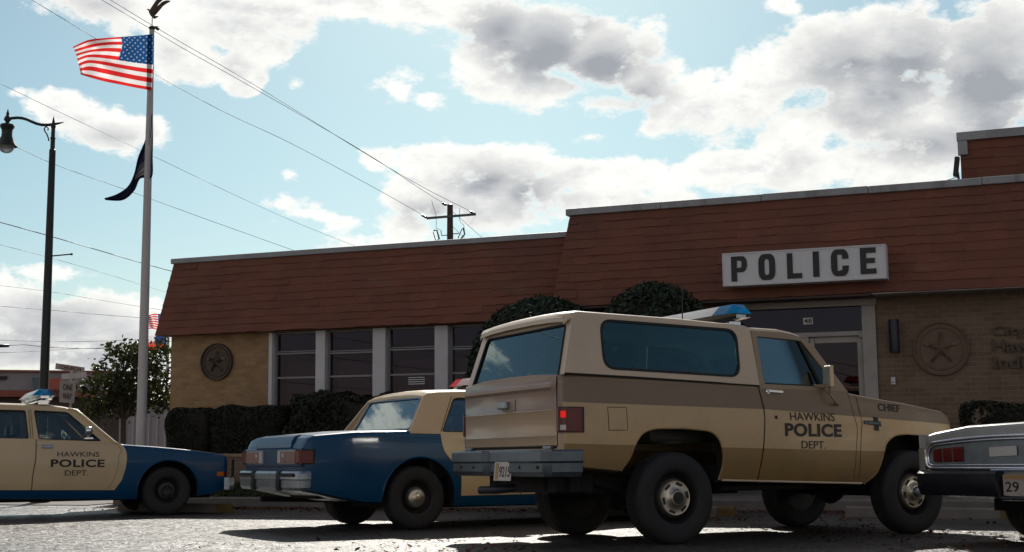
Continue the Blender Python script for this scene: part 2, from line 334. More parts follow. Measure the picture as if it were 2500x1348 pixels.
M = {}
def make_materials():
    M['asphalt'] = asphalt()
    M['concrete'] = pbr('concrete', (.175, .158, .145), .85, var=.2, scale=2.5, bump=.3, dirt=(.085, .068, .056), dirt_amt=.8)
    M['gutter'] = pbr('gutter_concrete', (.11, .095, .085), .85, var=.25, scale=3, bump=.4, dirt=(.05, .035, .025), dirt_amt=.7)
    M['soil'] = pbr('soil', (.055, .04, .028), .95, var=.4, scale=9, bump=.8)
    M['grass'] = pbr('grass_ground', (.035, .05, .018), .95, var=.4, scale=14, bump=.8)
    M['brick'] = brick('buff_brick', (.40, .255, .125), (.28, .17, .085), (.33, .25, .165))
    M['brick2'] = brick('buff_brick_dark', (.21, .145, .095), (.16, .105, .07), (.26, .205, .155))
    M['shingle'] = shingle()
    M['fascia'] = pbr('grey_fascia', (.30, .31, .325), .55, var=.12, scale=1.5, dirt=(.12, .075, .06), dirt_amt=.55, stretch=(1.5, 1.5, .6))
    M['rusty'] = pbr('rusty_fascia', (.30, .31, .325), .6, var=.12, scale=2.2, dirt=(.085, .045, .03), dirt_amt=.85, stretch=(2.2, 2.2, .25))
    M['white'] = pbr('white_paint', (.62, .61, .62), .55, var=.08, scale=3, dirt=(.35, .32, .3), dirt_amt=.5)
    M['frame'] = pbr('aluminium_frame', (.24, .235, .24), .45, .3, var=.12)
    M['doorframe'] = pbr('door_frame_paint', (.36, .33, .31), .5, var=.1, dirt=(.2, .17, .15), dirt_amt=.4)
    M['sign'] = pbr('sign_face', (.66, .66, .69), .5, var=.05, scale=2, dirt=(.42, .40, .38), dirt_amt=.4)
    M['black'] = pbr('black_paint', (.012, .012, .014), .5, var=.2)
    M['lettering'] = pbr('black_lettering', (.016, .013, .012), .45, var=.1)
    M['rubber'] = pbr('rubber', (.018, .017, .018), .75, var=.25, scale=8, bump=.15)
    M['tyre'] = pbr('tyre_rubber', (.021, .020, .021), .75, var=.3, scale=6, bump=.2, dirt=(.04, .035, .03), dirt_amt=.5)
    M['dark'] = pbr('underbody', (.010, .009, .009), .8, var=.3)
    M['steelwheel'] = pbr('dark_steel_wheel', (.030, .028, .028), .5, .3, var=.3)
    M['chrome'] = pbr('chrome', (.72, .73, .75), .16, 1.0, var=.06, scale=9)
    M['oldchrome'] = pbr('worn_chrome', (.30, .345, .39), .34, .85, var=.18, scale=7, dirt=(.16, .15, .15), dirt_amt=.5)
    M['stepbumper'] = pbr('step_bumper_steel', (.13, .155, .18), .36, .7, var=.2, scale=5, dirt=(.09, .085, .08), dirt_amt=.6)
    M['hub'] = pbr('hubcap_metal', (.60, .52, .42), .35, .85, var=.15, scale=14)
    M['cream'] = pbr('cream_paint', (.66, .475, .27), .35, var=.05, scale=2, coat=.4, dirt=(.40, .30, .19), dirt_amt=.3)
    M['cap'] = pbr('cream_hardtop', (.65, .50, .35), .38, var=.05, scale=2.5, coat=.3, dirt=(.40, .33, .27), dirt_amt=.35)
    M['tan'] = pbr('tan_cab_paint', (.33, .225, .135), .38, var=.06, scale=2.5, coat=.3)
    M['blue'] = pbr('police_blue_paint', (.001, .054, .135), .33, var=.1, scale=3, coat=.2, spec=.3, dirt=(.008, .045, .10), dirt_amt=.4)
    M['silver'] = pbr('silver_paint', (.34, .34, .33), .34, .2, var=.1, coat=.3)
    M['blazer'] = blazer_paint()
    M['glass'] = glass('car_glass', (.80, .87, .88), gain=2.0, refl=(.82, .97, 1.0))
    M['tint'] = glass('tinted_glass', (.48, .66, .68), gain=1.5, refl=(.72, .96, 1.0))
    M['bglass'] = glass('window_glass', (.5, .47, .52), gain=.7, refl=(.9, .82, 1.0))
    M['clear'] = glass('clear_plastic', (.85, .85, .82), rough=.08, ior=1.45)
    def lens(name, col, tr, k=.6):
        m, t, o = newmat(name)
        a = t.new('ShaderNodeBsdfTranslucent'); t.put(a.inputs[0], col); b = t.new('ShaderNodeBsdfTransparent'); t.put(b.inputs[0], tr)
        g = t.new('ShaderNodeBsdfGlossy'); g.inputs['Roughness'].default_value = .08
        x = t.new('ShaderNodeMixShader'); x.inputs[0].default_value = k; t.l.new(b.outputs[0], x.inputs[1]); t.l.new(a.outputs[0], x.inputs[2])
        f = t.new('ShaderNodeFresnel'); f.inputs[0].default_value = 1.5; y = t.new('ShaderNodeMixShader'); t.put(y.inputs[0], t.m('MULTIPLY', f.outputs[0], .5)); t.l.new(x.outputs[0], y.inputs[1]); t.l.new(g.outputs[0], y.inputs[2]); t.l.new(y.outputs[0], o.inputs[0])
        return m
    M['bluelens'] = lens('blue_lens', (.0, .38, .60), (.0, .42, .66)); M['redlens'] = lens('red_lens', (.95, .16, .14), (.8, .12, .1))
    M['globe'] = lens('lamp_globe', (.75, .73, .75), (.9, .9, .9), .7)
    M['milklens'] = lens('white_bar_lens', (.9, .92, .95), (.9, .92, .92), .85)
    M['tail'] = pbr('red_tail_lens', (.13, .004, .006), .3, var=.15, coat=.1)
    M['pinklens'] = pbr('faded_tail_lens', (.27, .15, .145), .3, var=.12, coat=.3)
    M['amber'] = pbr('amber_lens', (.55, .13, .008), .2, coat=.8)
    M['whitelens'] = pbr('white_lens', (.55, .53, .52), .25, var=.1, coat=.5)
    M['plate'] = pbr('plate_face', (.60, .54, .49), .5, var=.06)
    M['platetan'] = pbr('plate_band', (.42, .26, .10), .5)
    M['seat'] = pbr('dark_vinyl', (.055, .052, .054), .5, var=.2)
    M['bronze'] = pbr('bronze', (.085, .058, .042), .5, .35, var=.3, scale=12)
    M['bronze2'] = pbr('bronze_worn', (.14, .10, .075), .45, .4, var=.3, scale=12)
    M['pole'] = pbr('pole_paint', (.52, .49, .49), .5, var=.1, stretch=(1, 1, .3))
    M['lamp'] = pbr('green_black_iron', (.012, .017, .017), .5, var=.2)
    M['wire'] = pbr('cable', (.16, .17, .18), .6)
    M['wood'] = pbr('creosoted_wood', (.085, .05, .042), .85, var=.35, scale=4, stretch=(6, 6, .6))
    M['insulator'] = pbr('insulator', (.05, .06, .065), .35)
    M['hedge'] = leafmat('hedge_leaf', (.014, .017, .011), (.026, .031, .017), .15, .6)
    M['boxwood'] = leafmat('boxwood_leaf', (.015, .016, .010), (.023, .026, .012), .1, .65)
    M['yew'] = leafmat('yew_leaf', (.010, .020, .012), (.024, .043, .022), .15)
    M['treeleaf'] = leafmat('tree_leaf', (.016, .022, .010), (.055, .058, .020), .3)
    M['twigs'] = pbr('dark_twigs', (.016, .014, .010), .95, var=.4, scale=12, bump=.5)
    M['bark'] = pbr('bark', (.085, .06, .048), .9, var=.3, scale=10, bump=.6)
    M['litter'] = leafmat('fallen_leaf', (.045, .018, .010), (.125, .048, .018), .1, .8)
    M['blade'] = leafmat('grass_blade', (.020, .034, .010), (.05, .07, .02), .3)
    M['yellow'] = pbr('yellow_road_paint', (.15, .10, .032), .85, var=.3, scale=9, dirt=(.12, .09, .06), dirt_amt=.9)
    M['shopwall'] = pbr('shop_wall', (.33, .29, .30), .8, var=.1)
    M['shopred'] = pbr('shop_red_band', (.30, .085, .05), .7, var=.2)
    M['shopdark'] = pbr('shop_dark', (.085, .055, .05), .7, var=.3)
    M['teal'] = pbr('teal_panel', (.10, .15, .17), .6)
    M['redpanel'] = pbr('red_panel', (.45, .10, .06), .6)
    M['signwhite'] = pbr('street_sign_face', (.50, .44, .43), .5, var=.15)
    M['signback'] = pbr('one_way_sign_face', (.40, .39, .38), .5, var=.12)
    M['signred'] = pbr('sign_letters', (.10, .025, .022), .5)
    M['navy'] = pbr('navy_enamel', (.012, .014, .03), .4, var=.1)
    M['navycloth'] = cloth('navy_flag_cloth', lambda t, uv: t.mix(t.m('MULTIPLY', t.m('LESS_THAN', t.v('LENGTH', t.v('MULTIPLY', t.v('SUBTRACT', uv, (.5, .5, 0)), (2.2, 1.0, 0))), .26), t.noise(uv, 30, 3)), t.mix(t.noise(uv, 6, 3), (.008, .010, .026), (.022, .026, .055)), (.20, .20, .22)), .4)
    M['usflag'] = cloth('us_flag_cloth', us_flag_colour, .6)
    M['oflag'] = cloth('far_flag_cloth', other_flag_colour, .5)
    M['interior'] = pbr('dim_interior', (.05, .045, .042), .9, var=.3)
    M['blind'] = pbr('window_blind', (.27, .26, .29), .8)
    M['paper'] = pbr('paper', (.7, .7, .7), .7)
    m, t, o = newmat('lit_tail_lens'); e = t.new('ShaderNodeEmission'); e.inputs[0].default_value = (1, .025, .02, 1); e.inputs[1].default_value = .6; t.l.new(e.outputs[0], o.inputs[0]); M['taillit'] = m
make_materials()

# ------------------------------------------------------------------ mesh helpers
class MB:
    def __init__(s): s.v = []; s.f = []; s.mi = []; s.cur = 0
    def add(s, vs, fs):
        n = len(s.v); s.v += [tuple(v) for v in vs]
        for f in fs: s.f.append([n + i for i in f]); s.mi.append(s.cur)
        return s
    def box(s, c, size, rot=None):
        x, y, z = (q / 2 for q in size); c = Vector(c)
        vs = [Vector((a * x, b * y, d * z)) for d in (-1, 1) for b in (-1, 1) for a in (-1, 1)]
        if rot is not None: vs = [rot @ v for v in vs]
        return s.add([v + c for v in vs], [(0, 2, 3, 1), (4, 5, 7, 6), (0, 1, 5, 4), (2, 6, 7, 3), (0, 4, 6, 2), (1, 3, 7, 5)])
    def bar(s, a, b, w, h, up=Vector((0, 0, 1))):
        a, b = Vector(a), Vector(b); d = (b - a); L = d.length; d.normalize()
        x = d.cross(up); x = x.normalized() if x.length > 1e-6 else Vector((1, 0, 0)); y = x.cross(d)
        vs = [p + x * (i * w / 2) + y * (j * h / 2) for p in (a, b) for (i, j) in ((-1, -1), (1, -1), (1, 1), (-1, 1))]
        return s.add(vs, [(0, 1, 2, 3), (7, 6, 5, 4), (0, 4, 5, 1), (1, 5, 6, 2), (2, 6, 7, 3), (3, 7, 4, 0)])
    def tube(s, pts, rad, n=8, cap=True, closed=False):
        pts = [Vector(p) for p in pts]; k = len(pts)
        if not hasattr(rad, '__len__'): rad = [rad] * k
        rings = []; ref = None
        for i, p in enumerate(pts):
            if closed: d = pts[(i + 1) % k] - pts[i - 1]
            else: d = pts[min(i + 1, k - 1)] - pts[max(i - 1, 0)]
            d.normalize()
            if ref is None: ref = Vector((0, 0, 1)) if abs(d.z) < .9 else Vector((1, 0, 0))
            x = d.cross(ref); x.normalize(); y = x.cross(d); ref = y
            rings.append([p + (x * math.cos(2 * math.pi * j / n) + y * math.sin(2 * math.pi * j / n)) * rad[i] for j in range(n)])
        return s.loft(rings, cap and not closed, closed)
    def loft(s, rings, cap=True, closed=False):
        n = len(rings[0]); k = len(rings)
        vs = [p for r in rings for p in r]; fs = []
        for i in range(k if closed else k - 1):
            a, b = i * n, ((i + 1) % k) * n
            for j in range(n): fs.append((a + j, a + (j + 1) % n, b + (j + 1) % n, b + j))
        if cap: fs.append(tuple(range(n))[::-1]); fs.append(tuple((k - 1) * n + j for j in range(n)))
        return s.add(vs, fs)
    def lathe(s, prof, o=(0, 0, 0), ax=Vector((0, 0, 1)), n=32, cap=False):
        """prof: (radius, height along ax)"""
        o = Vector(o); ax = Vector(ax).normalized()
        x = ax.orthogonal().normalized(); y = ax.cross(x)
        rings = [[o + ax * h + (x * math.cos(2 * math.pi * j / n) + y * math.sin(2 * math.pi * j / n)) * max(r, 1e-4) for j in range(n)] for r, h in prof]
        return s.loft(rings, cap)
    def grid(s, fn, nu, nv):
        vs = [fn(i / nu, j / nv) for i in range(nu + 1) for j in range(nv + 1)]
        return s.add(vs, [(i * (nv + 1) + j, (i + 1) * (nv + 1) + j, (i + 1) * (nv + 1) + j + 1, i * (nv + 1) + j + 1) for i in range(nu) for j in range(nv)])
    def panel(s, outer, holes, fn, th):
        """flat outline with holes; fn(u, v, w) places it, w runs through the thickness"""
        loops = [list(outer)] + [list(h) for h in holes]
        tris = tessellate_polygon([[Vector((u, v, 0)) for u, v in l] for l in loops])
        flat = [p for l in loops for p in l]; n = len(flat)
        vs = [fn(u, v, 0.0) for u, v in flat] + [fn(u, v, th) for u, v in flat]
        fs = [tuple(t) for t in tris] + [tuple(n + i for i in t[::-1]) for t in tris]
        k = 0
        for l in loops:
            m = len(l)
            for i in range(m):
                a, b = k + i, k + (i + 1) % m; fs.append((a, b, n + b, n + a))
            k += m
        return s.add(vs, fs)
    def merge(s, o, fn=None):
        n = len(s.v); s.v += [tuple(fn(Vector(v))) if fn else v for v in o.v]
        for f, m in zip(o.f, o.mi): s.f.append([n + i for i in f]); s.mi.append(m + s.cur)
        return s
    def mesh(s, name, mats, smooth=None):
        me = D.meshes.new(name); me.from_pydata(s.v, [], s.f)
        for m in (mats if isinstance(mats, (list, tuple)) else [mats]): me.materials.append(m)
        me.polygons.foreach_set('material_index', s.mi)
        bm = bmesh.new(); bm.from_mesh(me); bmesh.ops.recalc_face_normals(bm, faces=bm.faces); bm.to_mesh(me); bm.free()
        if smooth is not None:
            me.polygons.foreach_set('use_smooth', [True] * len(me.polygons)); me.set_sharp_from_angle(angle=R(smooth))
        me.update(); return me
    def build(s, name, mats, parent=None, smooth=None, bevel=0.0):
        me = s.mesh(name, mats, smooth)
        o = D.objects.new(name, me); C.objects.link(o)
        if parent is not None: o.parent = parent
        if bevel:
            b = o.modifiers.new('b', 'BEVEL'); b.width = bevel; b.segments = 2; b.limit_method = 'ANGLE'; b.angle_limit = R(40); b.harden_normals = False
        return o
def thing(name, label, cat, group=None, loc=(0, 0, 0), mat=None):
    o = D.objects.new(name, None); C.objects.link(o); o.empty_display_size = .2
    if mat is not None: o.matrix_world = mat
    else: o.location = loc
    return tag(o, label, cat, group)
def tag(o, label, cat, group=None):
    o['label'] = label; o['category'] = cat
    if group: o['group'] = group
    return o
def structure(o): o['kind'] = 'structure'; return o
def copy_tree(o, parent=None):
    c = o.copy(); C.objects.link(c)
    if parent is not None: c.parent = parent
    for ch in [q for q in D.objects if q.parent == o]: copy_tree(ch, c)
    return c
def rrect(u0_, v0_, u1_, v1_, r, n=5):
    out = []
    for cx_, cy_, a0 in ((u1_ - r, v1_ - r, 0), (u0_ + r, v1_ - r, 90), (u0_ + r, v0_ + r, 180), (u1_ - r, v0_ + r, 270)):
        for i in range(n + 1):
            a = R(a0 + 90 * i / n); out.append((cx_ + r * math.cos(a), cy_ + r * math.sin(a)))
    return out
def round_poly(pts, r, n=4):
    """round the corners of a polygon"""
    out = []; k = len(pts)
    for i in range(k):
        p, a, b = Vector(pts[i]), Vector(pts[i - 1]), Vector(pts[(i + 1) % k])
        da, db = (a - p), (b - p); rr = min(r, da.length * .45, db.length * .45)
        A = p + da.normalized() * rr; B = p + db.normalized() * rr
        for j in range(n + 1):
            t = j / n; out.append(tuple(A * (1 - t) ** 2 + p * 2 * t * (1 - t) + B * t * t))
    return out
def text_mb(body, size, extrude, bold=0.0, align='CENTER', spacing=1.0):
    cu = D.curves.new('tmp_text', 'FONT'); cu.body = body; cu.size = size; cu.extrude = extrude; cu.offset = bold
    cu.align_x = align; cu.space_character = spacing; cu.resolution_u = 4
    o = D.objects.new('tmp_text', cu); C.objects.link(o)
    bpy.context.view_layer.update()
    me = D.meshes.new_from_object(o.evaluated_get(bpy.context.evaluated_depsgraph_get()))
    mb = MB(); mb.add([tuple(v.co) for v in me.vertices], [tuple(p.vertices) for p in me.polygons])
    D.objects.remove(o); D.curves.remove(cu); D.meshes.remove(me)
    return mb
def text_fit(body, u0_, v0_, u1_, v1_, fn, bold=0.0, th=.003, name='lettering', mat=None, parent=None, spacing=1.0):
    """letters stretched into the rectangle u0..u1, v0..v1 and placed by fn(u, v, w)"""
    mb = text_mb(body, 1.0, .5, bold, 'LEFT', spacing)
    xs = [v[0] for v in mb.v]; ys = [v[1] for v in mb.v]
    x0, x1, y0, y1 = min(xs), max(xs), min(ys), max(ys)
    out = MB(); out.merge(mb, lambda v: fn(u0_ + (v.x - x0) / (x1 - x0) * (u1_ - u0_), v0_ + (v.y - y0) / (y1 - y0) * (v1_ - v0_), (v.z + .5) * th))
    return out.build(name, mat or M['lettering'], parent)
def boolean_cut(obj, cutter):
    cutter.parent = obj.parent
    md = obj.modifiers.new('cut', 'BOOLEAN'); md.operation = 'DIFFERENCE'; md.object = cutter; md.solver = 'EXACT'; md.material_mode = 'TRANSFER' if hasattr(md, 'material_mode') else md.material_mode
    bpy.context.view_layer.update()
    me = D.meshes.new_from_object(obj.evaluated_get(bpy.context.evaluated_depsgraph_get()))
    old = obj.data; obj.modifiers.clear(); obj.data = me; D.meshes.remove(old); D.objects.remove(cutter)
    me.polygons.foreach_set('use_smooth', [True] * len(me.polygons)); me.set_sharp_from_angle(angle=R(32)); me.update()
    return obj
def leaf_mesh(name, pts, nrm, size, mat, parent=None, jitter=.6, aspect=1.6, tones=None, up=None):
    """thousands of leaf-sized quads in one mesh (points, normals, sizes as arrays)"""
    rs = np.random.RandomState(len(pts)); n = len(pts)
    nn = nrm + rs.normal(0, jitter, (n, 3)); nn /= np.linalg.norm(nn, axis=1)[:, None] + 1e-9
    a = rs.normal(0, 1, (n, 3)); a -= nn * (a * nn).sum(1)[:, None]; a /= np.linalg.norm(a, axis=1)[:, None] + 1e-9
    b = np.cross(nn, a); s = size * (0.7 + .6 * rs.rand(n))
    s = s[:, None]
    q = np.stack([pts - a * s * aspect * .5, pts + b * s * .42 + nn * s * .12, pts + a * s * aspect * .5, pts - b * s * .42 + nn * s * .12], 1).reshape(-1, 3)
    me = D.meshes.new(name); me.vertices.add(4 * n); me.vertices.foreach_set('co', q.ravel())
    me.loops.add(4 * n); me.loops.foreach_set('vertex_index', np.arange(4 * n)); me.polygons.add(n)
    me.polygons.foreach_set('loop_start', np.arange(0, 4 * n, 4)); me.polygons.foreach_set('loop_total', np.full(n, 4)); me.update(); me.validate()
    at_ = me.attributes.new('tone', 'FLOAT', 'FACE')
    t = (tones if tones is not None else rs.rand(n)); at_.data.foreach_set('value', t.astype(np.float32))
    me.materials.append(mat); o = D.objects.new(name, me); C.objects.link(o)
    if parent is not None: o.parent = parent
    return o
# ------------------------------------------------------------------ the lie of the land
GT, GS = 0.018, 0.008
def gz(s, t):
    return -GT * (min(max(t, 3), 16.8) - 10.3) + GS * (min(max(s, -22), 12) + 2.825)
KT = 16.8                                   # kerb line
def fh(x, y, t):                            # where the sight line of a picture point meets the plane t = const
    d = ray(x, y); return CAM + d * ((t - CAM.y) / d.y)
def ground():
    ss = sorted(set([-600, -300, -150, -80, -50, -35] + list(np.arange(-26, 16, 1.0)) + [20, 30, 50, 80, 150, 300, 600]))
    ts = sorted(set([-400, -200, -100, -50, -20, -8] + list(np.arange(0, 19, 0.7)) + [22, 30, 45, 70, 110, 200, 400, 900]))
    mb = MB(); mb.add([(s, t, gz(s, t)) for s in ss for t in ts], [(i * len(ts) + j, (i + 1) * len(ts) + j, (i + 1) * len(ts) + j + 1, i * len(ts) + j + 1) for i in range(len(ss) - 1) for j in range(len(ts) - 1)])
    structure(mb.build('road', M['asphalt'], smooth=60))
    def strip(name, mat, s0, s1, prof, n=60, smooth=None, taper=0.0):
        b = MB(); rings = []
        for i in range(n + 1):
            s = s0 + (s1 - s0) * i / n
            k = min(1, (s - s0) / taper) if taper else 1
            rings.append([Vector((s, t, gz(s, KT) + (z * k if z > 0 else z))) for t, z in prof])
        b.loft(rings); return structure(b.build(name, mat, smooth=smooth))
    strip('kerb', M['concrete'], -13.6, 9, [(KT, -.2), (KT, .13), (KT + .02, .15), (KT + .16, .152), (KT + .16, -.2)], smooth=30, taper=.9)
    strip('gutter', M['gutter'], -13.6, 9, [(KT - .5, -.1), (KT - .5, .003), (KT - .001, .006), (KT - .001, -.1)], n=20)
    strip('lawn', M['grass'], -13.4, -6.2, [(KT + .161, -.2), (KT + .161, .13), (17.44, .33), (17.44, -.2)], n=30)
    strip('planting_bed', M['soil'], -14.2, -6.2, [(17.66, -.2), (17.66, .68), (18.89, .74), (18.89, -.2)], n=20)
    strip('entrance_walk', M['concrete'], -6.15, 9, [(KT + .161, -.2), (KT + .161, .16), (18.88, .20), (18.88, -.2)], n=20)
    strip('pavement', M['concrete'], -24, -14.3, [(17.0, -.2), (17.0, .012), (19.6, .02), (19.6, -.2)], n=10)
    # short grass on the lawn
    rs = np.random.RandomState(3); n = 5200
    s = rs.uniform(-13.3, -6.3, n); t = rs.uniform(KT + .2, 17.42, n)
    z = np.array([gz(a, KT) + .13 + (b - KT - .161) / .48 * .2 for a, b in zip(s, t)]) + .02
    o = leaf_mesh('grass', np.stack([s, t, z], 1), np.tile([0.3, -.9, .2], (n, 1)), np.full(n, .05), M['blade'], jitter=.5)
    o['kind'] = 'stuff'
    # fallen leaves: thick in the gutter, thinner over the shaded parking bays
    n1, n2 = 9000, 2600
    s1 = rs.uniform(-13.4, 4, n1); t1 = KT - np.abs(rs.normal(0, .55, n1)) - .02
    keep = rs.rand(n1) < (.35 + .65 * (np.sin(s1 * 2.1) * .5 + .5)); s1, t1 = s1[keep], t1[keep]
    s2 = rs.uniform(-6.5, 2.5, n2); t2 = rs.uniform(8.2, 15.5, n2)
    kk = rs.rand(n2) < np.clip(.12 + .9 * (np.sin(s2 * 1.3 + t2 * .8) > .2) * (s2 > -5), 0, 1); s2, t2 = s2[kk], t2[kk]
    s = np.concatenate([s1, s2]); t = np.concatenate([t1, t2]); m = len(s)
    z = np.array([gz(a, b) for a, b in zip(s, t)]) + rs.uniform(.003, .016, m)
    o = leaf_mesh('fallen_leaves', np.stack([s, t, z], 1), np.tile([0, 0, 1.0], (m, 1)), rs.uniform(.02, .05, m), M['litter'], jitter=.28, aspect=1.3)
    o['kind'] = 'stuff'
ground()

# ------------------------------------------------------------------ the police station
WT = 18.895
def shingles(mb, tones, s0b, s1b, s0t, s1t, tb, tt, zb, zt, n, tab=.34):
    rs = random.Random(int(abs(s0b) * 100) + n)
    H = math.hypot(tt - tb, zt - zb); nv = Vector((0, -(zt - zb) / H, (tt - tb) / H))
    for k in range(n):
        v0, v1 = k / n, min(1.0, (k + 1.12) / n)
        a0, b0 = s0b + (s0t - s0b) * v0, s1b + (s1t - s1b) * v0
        a1, b1 = s0b + (s0t - s0b) * v1, s1b + (s1t - s1b) * v1
        x = -rs.random() * tab; L = b0 - a0
        while x < L:
            w = tab * rs.uniform(.5, 1.7); u0_, u1_ = max(0, x) / L, min(L, x + w) / L; x += w
            if u1_ - u0_ < 1e-4: continue
            dr = rs.uniform(-.09, .08) / n; th = rs.uniform(.010, .021)
            lo = [Vector((a0 + (b0 - a0) * u, tb + (tt - tb) * (v0 + dr), zb + (zt - zb) * (v0 + dr))) for u in (u0_, u1_)]
            hi = [Vector((a1 + (b1 - a1) * u, tb + (tt - tb) * v1, zb + (zt - zb) * v1)) for u in (u1_, u0_)]
            p = [lo[0] + nv * th, lo[1] + nv * (th * rs.uniform(.8, 1.2)), hi[0] + nv * .004, hi[1] + nv * .004, lo[0], lo[1]]
            mb.add(p, [(0, 1, 2, 3), (4, 5, 1, 0)]); tn = rs.random(); tones += [tn, tn * .5]
def with_tones(o, tones):
    a = o.data.attributes.new('tone', 'FLOAT', 'FACE'); a.data.foreach_set('value', tones); return o
def station():
    st = thing('police_station', 'low tan brick police station with a red shingled mansard roof, beyond the parked police cars', 'building')
    XZ = lambda t: (lambda u, v, w: Vector((u, t + w, v)))
    wl = MB(); wl.panel([(-14.15, -.4), (-2.06, -.4), (-2.06, 3.0), (-14.15, 3.0)],
                        [[(-12.11, 1.335), (-7.70, 1.335), (-7.70, 2.645), (-12.11, 2.645)], [(-4.32, .2), (-2.25, .2), (-2.25, 2.80), (-4.32, 2.80)]], XZ(WT), .24)
    wl.build('wall', M['brick'], st)
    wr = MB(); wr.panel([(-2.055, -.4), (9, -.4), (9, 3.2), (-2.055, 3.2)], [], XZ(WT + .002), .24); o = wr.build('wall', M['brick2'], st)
    sides = MB(); sides.box((-14.03, 25, 1.5), (.24, 11.7, 3.7)); sides.box((9, 25, 1.6), (.24, 12, 4)); sides.box((-2.5, 31, 1.6), (23.2, .24, 4.2)); sides.build('wall', M['brick'], st)
    inside = MB(); inside.box((-2.6, 22.2, 1.5), (22.6, .1, 3.0)); inside.box((-2.6, 20.6, .15), (22.6, 3.1, .1)); inside.box((-2.6, 20.6, 2.95), (22.6, 3.1, .1)); inside.build('interior', M['interior'], st)
    # mansards
    mb = MB(); tn = []
    shingles(mb, tn, -14.32, -6.7, -14.16, -6.55, 18.66, 18.93, 2.655, 3.955, 10)
    with_tones(mb.build('mansard_roof', M['shingle'], st), tn)
    mb = MB(); tn = []
    shingles(mb, tn, -6.79, 9, -6.56, 9, 18.40, 18.66, 2.795, 4.235, 11)
    with_tones(mb.build('mansard_roof', M['shingle'], st), tn)
    bk = MB()
    for (a, b, a2, tb, tt, zb, zt) in ((-14.315, -6.7, -14.16, 18.664, 18.934, 2.655, 3.99), (-6.785, 9, -6.555, 18.404, 18.664, 2.795, 4.27)):
        bk.add([(a, tb, zb), (b, tb, zb), (b, tt, zt), (a2, tt, zt), (a, 19.2, zb), (b, 19.2, zb), (b, 19.2, zt), (a2, 19.2, zt)], [(0, 1, 2, 3), (0, 4, 5, 1), (3, 2, 6, 7), (0, 3, 7, 4), (1, 5, 6, 2), (4, 7, 6, 5)])
    bk.build('roof_backing', M['shingle'], st)
    rf = MB(); rf.box((-10.3, 25, 3.85), (7.6, 11.9, .16)); rf.box((1.2, 25, 4.1), (15.5, 11.9, .16)); rf.build('flat_roof', M['dark'], st)
    f1 = MB(); f1.box(((-14.2 - 6.6) / 2, 19.04, 3.995), (7.62, .30, .092)); f1.box((-14.17, 25, 3.995), (.16, 11.6, .092)); f1.build('fascia', M['fascia'], st, bevel=.012)
    f2 = MB()
    x = -6.62
    while x < 9:
        w = 1.52; f2.box((x + w / 2, 18.76, 4.292 + rnd.uniform(-.004, .004)), (w - .006, .30, .105)); x += w
    f2.box((-6.54, 25, 4.29), (.14, 12.1, .1)); f2.build('fascia', M['rusty'], st, bevel=.01)
    # upper wall set back on the roof
    a = fh(2340, 325, 20.2); b = fh(2500, 313, 20.2)
    up = MB(); tn = []
    shingles(up, tn, a.x + .01, 9, a.x + .01, 9, 20.2, 20.21, 4.2, a.z - .12, 7)
    with_tones(up.build('upper_wall', M['shingle'], st), tn)
    ub = MB(); ub.box(((a.x + 9) / 2 + .02, 22.2, (4.2 + a.z) / 2 - .05), (9 - a.x - .04, 3.96, a.z - 4.25)); ub.build('upper_wall_backing', M['shingle'], st)
    uf = MB(); uf.box(((a.x + 9) / 2, 20.2, a.z - .065), (9 - a.x + .06, .12, .13)); uf.box((a.x + .05, 20.185, a.z - .24), (.14, .08, .218)); uf.build('fascia', M['fascia'], st, bevel=.008)
    # window bank: white piers, four windows
    edges = [(-12.03, -11.19), (-11.0, -10.11), (-9.865, -8.98), (-8.735, -7.86)]
    pj = MB()
    for x0, x1 in ((-12.105, -12.035), (-11.185, -11.005), (-10.105, -9.87), (-8.975, -8.74), (-7.855, -7.70)):
        p = MB(); p.box(((x0 + x1) / 2, WT + .02, 1.99), (x1 - x0, .14, 1.30)); p.build('pier', M['white'], st, bevel=.006)
    sill = MB(); sill.box((-9.9, WT - .03, 1.305), (4.5, .3, .055)); sill.build('window_sill', M['white'], st, bevel=.01)
    for i, (x0, x1) in enumerate(edges):
        fr = MB(); tt = WT + .07
        zs = [1.345, 1.365 + .50, 2.27, 2.635]
        for xx in (x0 + .018, x1 - .018): fr.box((xx, tt, 1.99), (.034, .05, 1.285))
        for zz, hh in ((1.36, .035), (1.865, .030), (2.275 - .02 * (i % 2), .026), (2.31 - .02 * (i % 2), .016), (2.625, .03)): fr.box(((x0 + x1) / 2, tt - .004, zz), (x1 - x0 - .07, .046, hh))
        w = fr.build('window', M['frame'], st)
        g = MB(); g.box(((x0 + x1) / 2, tt + .02, 1.99), (x1 - x0 - .04, .006, 1.27)); g.build('pane', M['bglass'], w)
        bl = MB()
        for k in range(3 + 5 * (i % 2)): bl.box(((x0 + x1) / 2, tt + .10, 2.60 - k * .035), (x1 - x0 - .02, .03, .012))
        bl.build('blind_slats', M['blind'], w); bl = MB()
        bl.box(((x0 + x1) / 2, tt + .3, 1.75), (x1 - x0 - .05, .01, .75)); bl.build('blind', M['blind'], w)
        if i == 2:
            vt = MB()
            for k in range(4): vt.box(((x0 + x1) / 2 + .06, tt + .015, 1.71 + k * .035), (.30, .012, .014))
            vt.build('vent', M['paper'], w)
    # entrance
    en = MB(); ft = WT + .03
    en.box((-3.18, ft - .01, 2.735), (2.27, .14, .13)); en.box((-2.155, ft, 1.435), (.19, .16, 2.46)); en.box((-4.26, ft, 1.435), (.12, .16, 2.46)); en.box((-3.055, ft + .002, 1.23), (.09, .13, 2.03)); en.box((-3.21, ft, 2.275), (1.96, .14, .066))
    e = en.build('door_frame', M['doorframe'], st, bevel=.005)
